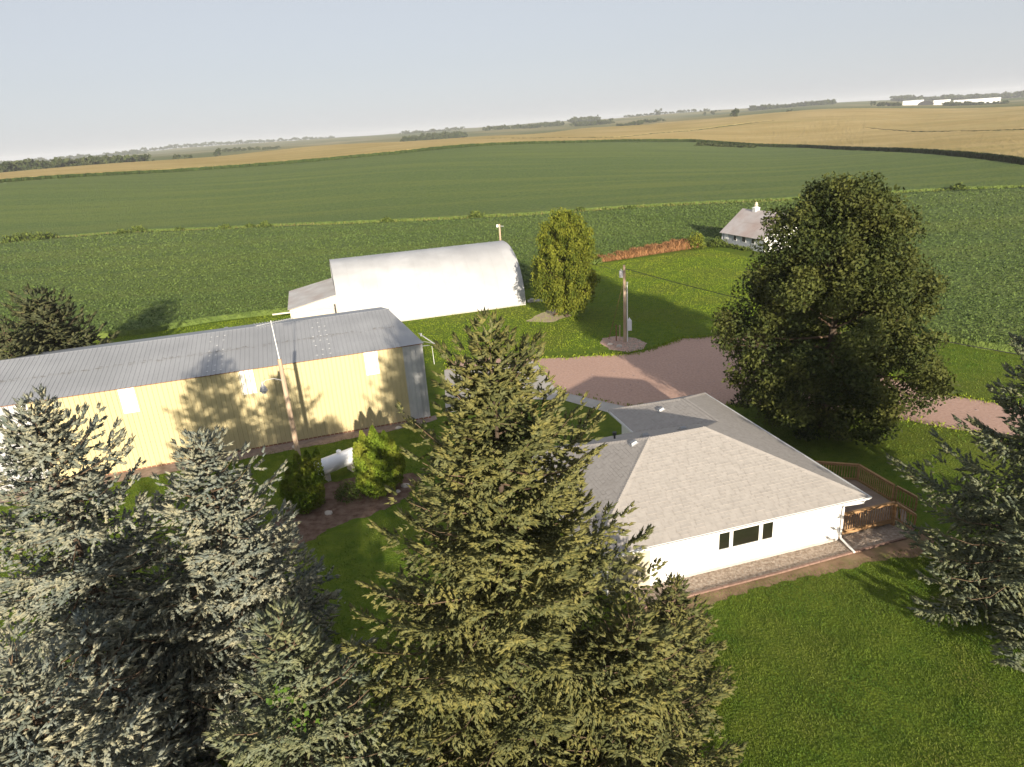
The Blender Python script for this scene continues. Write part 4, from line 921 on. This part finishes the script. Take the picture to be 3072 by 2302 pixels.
def arbor(label, loc, plumes, seed, tall):
    rng = np.random.default_rng(seed); root = empty('arborvitae', (loc[0], loc[1], 0), 0, label, 'shrub', 'arborvitae by the propane tank')
    PP = []; UU = []; TT = []
    for (dx, dy, hgt, rad) in plumes:
        n = int(650 * hgt * rad / .5); t = rng.uniform(.02, 1, n) ** .8; az = rng.uniform(0, 6.283, n)
        r = rad * np.interp(t, [0, .2, .55, .85, 1], [.75, 1, .85, .45, .08]) * rng.uniform(.72, 1.05, n) * (1 + .15 * np.sin(az * 4 + t * 14))
        PP.append(np.stack([dx * (.55 + .45 * t) + np.cos(az) * r, dy * (.55 + .45 * t) + np.sin(az) * r, t * hgt + .05], -1)); UU.append(np.stack([np.cos(az) * .35, np.sin(az) * .35, np.full(n, .9)], -1)); TT.append(np.clip(.15 + .35 * t + rng.normal(.1, .18, n), 0, 1))
    P = np.concatenate(PP); V, F, tt = leaves(P, rng.uniform(.10, .2, len(P)), rng, np.concatenate(TT), up=np.concatenate(UU), aspect=.55)
    link('foliage', np_mesh('arborvitae', V, F, tt), m_arb, root)
    m = MB()
    for (dx, dy, hgt, rad) in plumes: m.tube([(dx * .3, dy * .3, 0), (dx, dy, hgt * .9)], [.05, .01], 5)
    m.build('stem', m_bark, root)
arbor('bright green arborvitae clump right of the propane tank', (-8.5, 37.0), [(-1.1, .4, 3.0, .55), (-.75, .9, 3.5, .55), (-.1, 1.1, 3.7, .6), (.6, .9, 3.4, .55), (1.1, .5, 3.0, .6), (.95, -.1, 2.5, .6), (.35, -.5, 2.3, .7), (-.4, -.4, 2.6, .7), (0, -1.0, 1.5, .75), (-.8, -.6, 1.6, .6), (.8, -.9, 1.3, .6), (1.6, .5, 2.4, .5), (-.1, .2, 2.9, .6)], 41, 3.6)
arbor('taller dark-bodied arborvitae clump left of the propane tank', (-12.4, 35.6), [(-.9, .3, 2.9, .5), (-.4, .7, 3.2, .5), (.25, .5, 3.3, .5), (.8, .75, 3.4, .42), (.45, -.3, 2.6, .6), (-.4, -.3, 2.5, .6), (-1.1, -.4, 2.0, .55), (0, -.9, 1.6, .7), (.9, -.3, 2.0, .5)], 42, 3.3)
def bush(label, loc, r, hgt, seed, mat_=None, group=None, size=.14, n=900, name='shrub', cat='shrub'):
    rng = np.random.default_rng(seed); root = empty(name, loc, 0, label, cat, group)
    u = norm(rng.normal(size=(n, 3))) * (rng.uniform(.3, 1, n) ** .5)[:, None]; u *= (1 + .25 * np.sin(u[:, :1] * 5 + seed) * np.cos(u[:, 1:2] * 6))
    P = np.stack([u[:, 0] * r, u[:, 1] * r, np.abs(u[:, 2]) * hgt + .05], -1)
    V, F, tt = leaves(P, rng.uniform(.6, 1.3, n) * size, rng, np.clip(.2 + .4 * np.abs(u[:, 2]) + rng.normal(0, .2, n), 0, 1), up=np.array([0, 0, .5]))
    link('foliage', np_mesh(name, V, F, tt), mat_ or m_shrub, root)
    m = MB()
    for k in range(5): a = k * 1.26; m.tube([(0, 0, -.05), (math.cos(a) * r * .5, math.sin(a) * r * .5, hgt * .7)], [.04, .01], 4)
    m.build('stem', m_bark, root); return root
bush('dull olive low shrub under the propane tank', (-10.15, 36.3, 0), .8, 1.0, 51, size=.11, n=1300)
bush('low green shrub at the left corner of the grey barn', (34.6, 110.6, 0), 1.5, 1.3, 52, size=.3, n=600)
bush('tall golden weed clump left of the grey barn, end of red weeds', (31.0, 110.6, 0), 1.6, 2.4, 53, mat_=m_ygl, size=.34, n=800)
ORD = ['first', 'second', 'third', 'fourth', 'fifth', 'sixth', 'seventh', 'eighth', 'ninth', 'tenth', 'eleventh', 'twelfth', 'thirteenth', 'fourteenth', 'fifteenth', 'sixteenth']
for i in range(5):
    bush('low green bush along the near wall of the grey barn, %s from its left corner' % ORD[i], (35.6 + i * .5, 110.9 - i * 1.3, 0), .8, .5, 60 + i, group='bushes along the barn wall', size=.26, n=260)
# vine leaves in the blunt spruce
rng = np.random.default_rng(5); P = np.concatenate([np.array([[-5.85, 12.7, 7.95]]) + rng.normal(size=(30, 3)) * [.2, .12, .2], np.array([[-5.6, 12.55, 7.3]]) + rng.normal(size=(26, 3)) * [.28, .12, .2]])
V, F, tt = leaves(P, rng.uniform(.10, .18, len(P)), rng, rng.uniform(.3, .9, len(P)), up=np.array([0, -.6, .4]), aspect=.8)
o = link('vine', np_mesh('vine', V, F, tt), m_vine); tag(o, 'bright green broad vine leaves growing in the blunt spruce', 'vine')
# rust red weeds
rng = np.random.default_rng(6); n = 16000; t = rng.uniform(0, 1, n)
ex = np.interp(t, [0, .35, .7, 1], [11.6, 18.7, 24.7, 31.6]); ey = np.interp(t, [0, .35, .7, 1], [102.6, 105.4, 107.9, 110.6]); off = rng.uniform(0, 1, n) * np.interp(t, [0, .5, 1], [1.6, 2.4, 3.2])
hh = rng.uniform(.35, 1.25, n) * (1 + .25 * np.sin(t * 60) * np.sin(t * 23)) * np.interp(t, [0, .3, 1], [.6, .8, 1.2])
P = np.stack([ex - .35 * off, ey + .93 * off, hh * .5 ], -1)
V, F, tt = leaves(P, hh * 1.1, rng, np.clip(rng.normal(.45, .22, n), 0, 1), up=np.array([0, 0, 1.5]), aspect=.09)
o = link('red_weeds', np_mesh('red_weeds', V, F, tt), m_weed); tag(o, 'strip of rust red dry weeds between the lawn and bean field', 'weeds', kind='stuff')

# soybean plants in the near part of the field
def bean_plants(n, th0, th1, dmax, size, seed):
    rng = np.random.default_rng(seed); th = rng.uniform(th0, th1, n); d0 = BEAN0(th); q = rng.uniform(0, 1, n); d = d0 * (np.minimum(dmax, WATER(th) - WW) / d0) ** (q ** 1.15)
    X = np.sin(np.radians(th)) * d; Y = np.cos(np.radians(th)) * d
    row = (X * .25 + Y * .97) / .76; ph = row - np.floor(row); sh = (ph - .5) * .76 * .5
    X = X - .25 * sh; Y = Y - .97 * sh
    Z = terr(X, Y) + .60 + rng.uniform(-.06, .24, n)
    s = size * rng.uniform(.6, 1.4, n) * (d / 90) ** .6
    return np.stack([X, Y, Z], -1), s, np.clip(rng.normal(.42, .14, n), 0, 1)
P1, s1, t1 = bean_plants(140000, -40, 42, 260, .20, 71)
rng = np.random.default_rng(72); V, F, tt = leaves(P1, s1, rng, t1, up=np.array([0, -.25, .25]), aspect=.8)
o = link('soybean_plants', np_mesh('soybean_plants', V, F, tt), m_beanleaf); tag(o, 'leafy soybean plants in the near part of the green field', 'soybeans', kind='stuff')
# corn edge stalks
def corn_edge(df, th0, th1, n, seed, name):
    rng = np.random.default_rng(seed); th = rng.uniform(th0, th1, n); d = df(th) + rng.uniform(-.5, .6, n); X = np.sin(np.radians(th)) * d; Y = np.cos(np.radians(th)) * d
    hh = rng.uniform(1.7, 2.75, n); P = np.stack([X, Y, terr(X, Y) + hh * .5], -1)
    V, F, tt = leaves(P, hh, rng, np.clip(rng.normal(.3, .25, n), 0, 1), up=np.array([0, 0, 3.0]), aspect=.16)
    o = link('corn_stalks', np_mesh(name, V, F, tt), m_cornside); tag(o, None, None, kind='stuff'); return o
o = corn_edge(CORN0, 9, 44, 5200, 73, 'corn_stalks'); tag(o, 'row of dark green corn stalks along the right field edge', 'corn')
o = corn_edge(CORN0, -40, 9, 3800, 74, 'corn_stalks_far'); tag(o, 'thin far row of corn stalks along the crest of the bean field', 'corn')
o = corn_edge(lambda t: LANE(t) + 7, -1.3, 20.5, 2200, 75, 'corn_stalks_lane'); tag(o, 'corn stalks along the lane across the far golden field', 'corn')
o = corn_edge(lambda t: LANE2(t) + 8, 27.2, 44, 2200, 76, 'corn_stalks_lane2'); tag(o, 'corn stalks along the lane in the right golden field', 'corn')

# ------------------------------------------------------------------ waterway bushes
wb = [(-34.8, 6), (-34.0, 7), (-33.2, 6), (-32.6, 5), (-28.2, 4.5), (-27.2, 5), (-24.5, 3), (-21.4, 4), (-19.6, 3.6), (-18.5, 4.4), (-9.2, 4), (-2.0, 5), (6.5, 3), (10.6, 3), (23.5, 3.5), (33.2, 5)]
for i, (t_, w_) in enumerate(wb):
    d = float(WATER(t_)) + RNG.uniform(-3, 2); x, y = math.sin(math.radians(t_)) * d, math.cos(math.radians(t_)) * d
    bush('light green weedy bush on the grass strip across the field, %s from the left' % ORD[i], (x, y, tz(x, y)), w_ * .42, w_ * .36, 80 + i, group='bushes along the grass strip', size=.7, n=260, name='field_bush')
rng = np.random.default_rng(77); n = 5000; th = rng.uniform(-40, 42, n); d = WATER(th) + rng.uniform(-WW, WW * .7, n); X = np.sin(np.radians(th)) * d; Y = np.cos(np.radians(th)) * d; hh = rng.uniform(.3, 1.0, n)
V, F, tt = leaves(np.stack([X, Y, terr(X, Y) + hh * .45], -1), hh * 1.2, rng, np.clip(rng.normal(.55, .25, n), 0, 1), up=np.array([0, 0, 1.6]), aspect=.25)
o = link('tall_grass', np_mesh('tall_grass', V, F, tt), mat('strip_grass', (.075, .12, .026), (.18, .155, .065), scale=.05, rough=.9, attr=True, spec=0, c3=(.14, .2, .03), s3=.03, w3=.8)); tag(o, 'tall yellowing grass strip running across the bean field', 'grass', kind='stuff')

# ------------------------------------------------------------------ far trees
def far_crown(seed, n, r, h, size):
    rng = np.random.default_rng(seed); nc = 9; C = np.stack([rng.normal(0, r * .5, nc), rng.normal(0, r * .5, nc), h * rng.uniform(.22, .82, nc)], -1); i = rng.integers(0, nc, n)
    u = norm(rng.normal(size=(n, 3))) * (rng.uniform(.4, 1, n))[:, None]; P = C[i] + u * np.array([r * .5, r * .5, h * .2]); P[:, 2] = np.clip(P[:, 2], h * .03, h)
    return leaves(P, size * rng.uniform(.6, 1.3, n), rng, np.clip(.25 + .3 * u[:, 2] + rng.normal(.1, .2, n), 0, 1), aspect=.8)
FT = []
for k in range(4):
    V, F, tt = far_crown(200 + k, 260, 5, 11, 1.9); me = np_mesh('far_tree_crown', V, F, tt); me.materials.append(m_fartree)
    tm = MB().tube([(0, 0, -1), (0, 0, 4), (.3, 0, 8)], [.4, .3, .1], 6).mesh('far_tree_trunk'); tm.materials.append(m_bark); FT.append((me, tm))
def pix(x, y, d):
    v = _f + _r * ((x - 1536) / FPX) - _u * ((y - 1151) / FPX); k = d / math.hypot(v.x, v.y); return (v.x * k, v.y * k)
def far_tree(label, x, y, d, s=1.0, i=0, group=None):
    X, Y = pix(x, y, d); root = empty('far_tree', (X, Y, tz(X, Y) - .3), i * 1.3, label, 'tree', group); root.scale = (s, s, s)
    share('crown', FT[i % 4][0], root); share('trunk', FT[i % 4][1], root)
far_tree('lone dark tree standing in the golden field at upper right', 2206, 345, 1150, 1.35, 0)
far_tree('lone wide tree on the far skyline right of centre', 1975, 340, 3000, 2.4, 1)
far_tree('rounded tree near the white farm speck on the skyline', 1674, 366, 2700, 1.5, 2)
far_tree('small tree at the left end of the far middle hedgerow', 1640, 372, 2300, 1.2, 3)
far_tree('first of the small far trees behind the golden field left of the lone tree', 2115, 334, 2200, 1.0, 0)
far_tree('pointed far tree on the skyline left of the lone dark tree', 2140, 332, 2200, 1.25, 1)
far_tree('small bush-like far tree at the left golden field top', 528, 468, 1000, .9, 2)
far_tree('middle small far tree above the left golden field', 566, 468, 1010, .75, 3)
far_tree('rounded far tree above the left golden field crest', 655, 460, 1100, 1.15, 0)
far_tree('small dark bush-like tree in the far right golden field', 2368, 338, 1240, .7, 1)
far_tree('far tree left of the white farm buildings', 2620, 312, 2000, 1.2, 2)
def tree_line(label, pts, n, s, seed, spread=12.0):
    """a far row of trees that reads as one mass; pts: (px x, px y, dist)"""
    rng = np.random.default_rng(seed); Vs = []; Fs = []; Ts = []; c = 0
    xs = np.array([p[0] for p in pts]); ys = np.array([p[1] for p in pts]); ds = np.array([p[2] for p in pts])
    n = int(n * 1.6)
    for k in range(n):
        t = (k + rng.uniform(0, 1)) / n * (len(pts) - 1); ii = np.arange(len(pts)); x = np.interp(t, ii, xs); d = np.interp(t, ii, ds) + rng.uniform(-spread, spread) * 2; y = np.interp(t, ii, ys)
        X, Y = pix(x, y, d); V, F, tt = far_crown(seed * 100 + k, 110, 6.5, 10, 3.4); sc = s * rng.uniform(.6, 1.3); V = V * sc + np.array([X, Y, tz(X, Y) - .5]); Vs.append(V); Fs.append(F[0] + c); Ts.append(tt); c += len(V)
    o = link('tree_line', np_mesh('tree_line', np.concatenate(Vs), [np.concatenate(Fs)], np.concatenate(Ts)), m_fartree); tag(o, label, 'trees', kind='stuff')
tree_line('dense row of trees in the valley beyond the golden field at far left', [(-60, 520, 900), (100, 520, 900), (250, 500, 930), (330, 490, 960), (430, 470, 990)], 60, 1.1, 301, 14)
tree_line('wooded far skyline at the left edge', [(-50, 500, 3500), (150, 492, 3500), (320, 475, 3600), (440, 462, 3600)], 55, 1.7, 302, 80)
tree_line('wooded ridge above the blue-green far field at left', [(430, 455, 4200), (620, 440, 4300), (800, 428, 4300), (1000, 415, 4300)], 50, 1.8, 303, 60)
tree_line('thin far hedgerow behind the left golden field crest', [(670, 460, 1500), (750, 452, 1500), (840, 442, 1600)], 14, .7, 304, 12)
tree_line('dark wood beyond the golden field left of centre', [(1210, 420, 1400), (1260, 412, 1450), (1320, 408, 1500), (1395, 404, 1500)], 34, 1.15, 305, 40)
tree_line('far hedgerow on the skyline right of centre', [(1200, 400, 3300), (1300, 396, 3300), (1390, 394, 3400)], 24, 1.3, 306, 60)
tree_line('scattered dark far trees in a row right of centre', [(1450, 402, 2000), (1540, 394, 2000), (1600, 384, 2000), (1660, 378, 2100), (1690, 378, 2100)], 30, 1.05, 307, 20)
tree_line('flat topped wood on the skyline behind the quonset pole', [(1715, 366, 2600), (1750, 362, 2600), (1790, 360, 2600)], 26, 1.7, 308, 50)
tree_line('dark wood just beyond the far golden field right of centre', [(1725, 376, 1900), (1770, 374, 1900), (1835, 368, 1900)], 22, 1.05, 309, 20)
tree_line('row of low trees beyond the golden field, right part', [(1850, 378, 1500), (1880, 376, 1500), (1930, 372, 1550), (1990, 366, 1600)], 14, .75, 310, 14)
tree_line('thin tree row on the skyline right of centre', [(1875, 350, 3200), (1940, 348, 3200), (2000, 345, 3200), (2060, 342, 3200), (2160, 336, 3000)], 26, 1.0, 311, 30)
tree_line('dark wood on the hilltop right of the lone tree', [(2250, 332, 2600), (2320, 326, 2600), (2420, 320, 2600), (2500, 312, 2600)], 56, 1.35, 312, 40)
tree_line('long skyline wood above the white farm buildings', [(2680, 306, 3300), (2780, 302, 3300), (2900, 300, 3300), (3000, 294, 3300), (3120, 290, 3300)], 80, 1.9, 313, 60)
tree_line('low trees standing before the white farm buildings', [(2630, 318, 1750), (2680, 317, 1750), (2700, 315, 1750)], 10, .8, 314, 10)
tree_line('row of trees right of the arched white farm building', [(2830, 314, 1750), (2900, 312, 1750), (3020, 310, 1750)], 22, .75, 315, 10)
tree_line('green weedy thicket beside the track at the corn edge', [(2090, 446, 500), (2150, 447, 495), (2200, 446, 490), (2270, 443, 488)], 26, .26, 316, 3)
# white farm buildings on the right skyline
for i, (x0, x1, lab) in enumerate(((2708, 2770, 'left long white farm shed on the right skyline'), (2800, 2850, 'middle white farm shed right of the arched one on the skyline'), (2860, 3000, 'longest low white farm shed at the far right skyline'))):
    a = Vector((*pix(x0, 312, 2000), 0)); b = Vector((*pix(x1, 310, 2000), 0)); z = min(tz(a.x, a.y), tz(b.x, b.y)); L = (b - a).length
    fs_ = empty('farm_shed', (a.x, a.y, z), math.atan2(b.y - a.y, b.x - a.x), lab, 'shed', 'white farm sheds on the skyline')
    m = MB(); m.box(0, L, 0, 14, -2, 8.0); m.build('wall', m_white, fs_)
    m = MB(); m.add([(-.5, -.6, 8.0), (L + .5, -.6, 8.0), (L + .5, 7, 12), (-.5, 7, 12), (-.5, 14.6, 8.0), (L + .5, 14.6, 8.0)], [(0, 1, 2, 3), (3, 2, 5, 4), (0, 3, 4), (1, 5, 2)]); m.build('roof', m_panelw, fs_)
a = Vector((*pix(2752, 313, 1950), 0)); z = tz(a.x, a.y)
ar = empty('farm_shed', (a.x, a.y, z), -.6, 'dark arched farm building before the white sheds on the skyline', 'shed', 'white farm sheds on the skyline')
m = MB(); n = 16; vs = [(x_, 16 + 16 * math.cos(math.pi * (1 - i / n)), 9 * math.sin(math.pi * i / n) - 1) for x_ in (0, 26) for i in range(n + 1)]
m.add([(p[1], p[0], p[2]) for p in vs], [(i, i + 1, n + 2 + i, n + 1 + i) for i in range(n)] + [tuple(range(n + 1)), tuple(range(2 * n + 1, n, -1))]); m.build('arch_shell', m_dark, ar)

# ------------------------------------------------------------------ lawn grass
EXCL = [RGRAV, CONC, BED, MULCH, [hxy(9.0, 23.9), hxy(22.2, 23.9), hxy(22.2, 38), hxy(16, 38), hxy(16, 34.6), hxy(9, 34.6)], [sxy(-35, -1.4), sxy(.5, -.9), sxy(.5, 14), sxy(-35, 14)], DIRT, ROCKB]
def grass(poly, n, h0, h1, w, seed, name, label):
    rng = np.random.default_rng(seed); X, Y = scatter(poly, n, rng)
    for q in EXCL:
        k = inpoly(X, Y, q)
        if q is DIRT: k &= rng.uniform(size=len(X)) < .72
        X, Y = X[~k], Y[~k]
    n = len(X); hh = rng.uniform(h0, h1, n) * (1 + .35 * np.sin(X * 1.3 + 1) * np.sin(Y * 1.1)); az = rng.uniform(0, 6.28, n); lean = rng.normal(0, .45, (n, 2))
    B = np.stack([np.cos(az), np.sin(az), np.zeros(n)], -1) * (w * rng.uniform(.6, 1.4, n))[:, None]; P = np.stack([X, Y, np.full(n, .002)], -1)
    tip = P + np.stack([lean[:, 0] * hh, lean[:, 1] * hh, hh], -1)
    V = np.stack([P - B, P + B, tip], 1).reshape(-1, 3); F = np.arange(3 * n).reshape(n, 3)
    t = np.clip(rng.normal(.36, .2, n) + .16 * np.sin(X * .9 + Y * .5) * np.sin(Y * .7 - X * .3) + .2 * np.sin(X * 4.1 + 2 * np.sin(Y * 2.3)) * np.sin(Y * 3.7 + 2 * np.sin(X * 1.9)), 0, 1)
    o = link(name, np_mesh(name, V, [F], np.repeat(t, 3)), m_blade_lit if 'quonset' in label else m_blade); tag(o, label, 'grass', kind='stuff')
grass([(-3, 14), (4, 14), (8, 12), (19, 12), (27, 28), hxy(26.5, 22), hxy(11, 22.6), (2, 25)], 190000, .035, .09, .014, 401, 'lawn_blades', 'short mown grass blades on the sunlit lawn at the bottom right')
grass([(-20, 14), (-3, 14), (3, 24), (0, 40), (5, 46), (-6, 47), (-34, 38), (-30, 20)], 70000, .05, .11, .02, 402, 'lawn_blades', 'shaded mown grass on the lawn between the spruces and yellow shed')
grass([(-6, 61), (22, 63), (26, 60), (34, 56), (38, 60), (36, 100), (33, 109), (12, 102), (3, 88), (-28, 85), (-48, 78), (-40, 60)], 150000, .05, .12, .026, 403, 'lawn_blades', 'green mown grass around the quonset and utility pole')
grass([(17, 30), (28, 38), (44, 28), (44, 48), (30, 66), (24, 60), (14, 44)], 30000, .06, .12, .025, 404, 'lawn_blades', 'grass in the shade around the foot of the maple')

rng = np.random.default_rng(409); PW = []
for (a, b), cnt in zip([(RGRAV[i], RGRAV[(i + 1) % len(RGRAV)]) for i in range(len(RGRAV))], [1] * 9999):
    k = 26 if math.hypot(a[0] - 15, a[1] - 62) > 8 else 60
    t = rng.uniform(0, 1, k); off = rng.normal(0, .28, (k, 2)); PW.append(np.stack([a[0] + (b[0] - a[0]) * t + off[:, 0], a[1] + (b[1] - a[1]) * t + off[:, 1]], -1))
PW = np.concatenate(PW); k = ~inpoly(PW[:, 0], PW[:, 1], CONC); PW = PW[k]
hh = rng.uniform(.06, .22, len(PW)); V, F, tt = leaves(np.stack([PW[:, 0], PW[:, 1], hh * .45], -1), hh * 1.3, rng, np.clip(rng.normal(.4, .2, len(PW)), 0, 1), up=np.array([0, 0, .9]), aspect=.35)
o = link('verge_weeds', np_mesh('verge_weeds', V, F, tt), m_blade_lit); tag(o, 'ragged weeds and grass along the edges of the gravel drive', 'weeds', kind='stuff')

# ------------------------------------------------------------------ haze
m_h = bpy.data.materials.new('haze_air'); m_h.use_nodes = True; nt = m_h.node_tree; nt.nodes.clear()
pv_ = nt.nodes.new('ShaderNodeVolumePrincipled'); pv_.inputs['Color'].default_value = (.92, .95, 1.0, 1); pv_.inputs['Density'].default_value = .00012; pv_.inputs['Anisotropy'].default_value = 0.0
mo = nt.nodes.new('ShaderNodeOutputMaterial'); nt.links.new(pv_.outputs[0], mo.inputs['Volume'])
m = MB(); m.box(-9400, 9400, -9400, 9400, -80, 90); o = m.build('haze', m_h); tag(o, 'pale even haze in the air over the farmland', 'haze', kind='stuff')
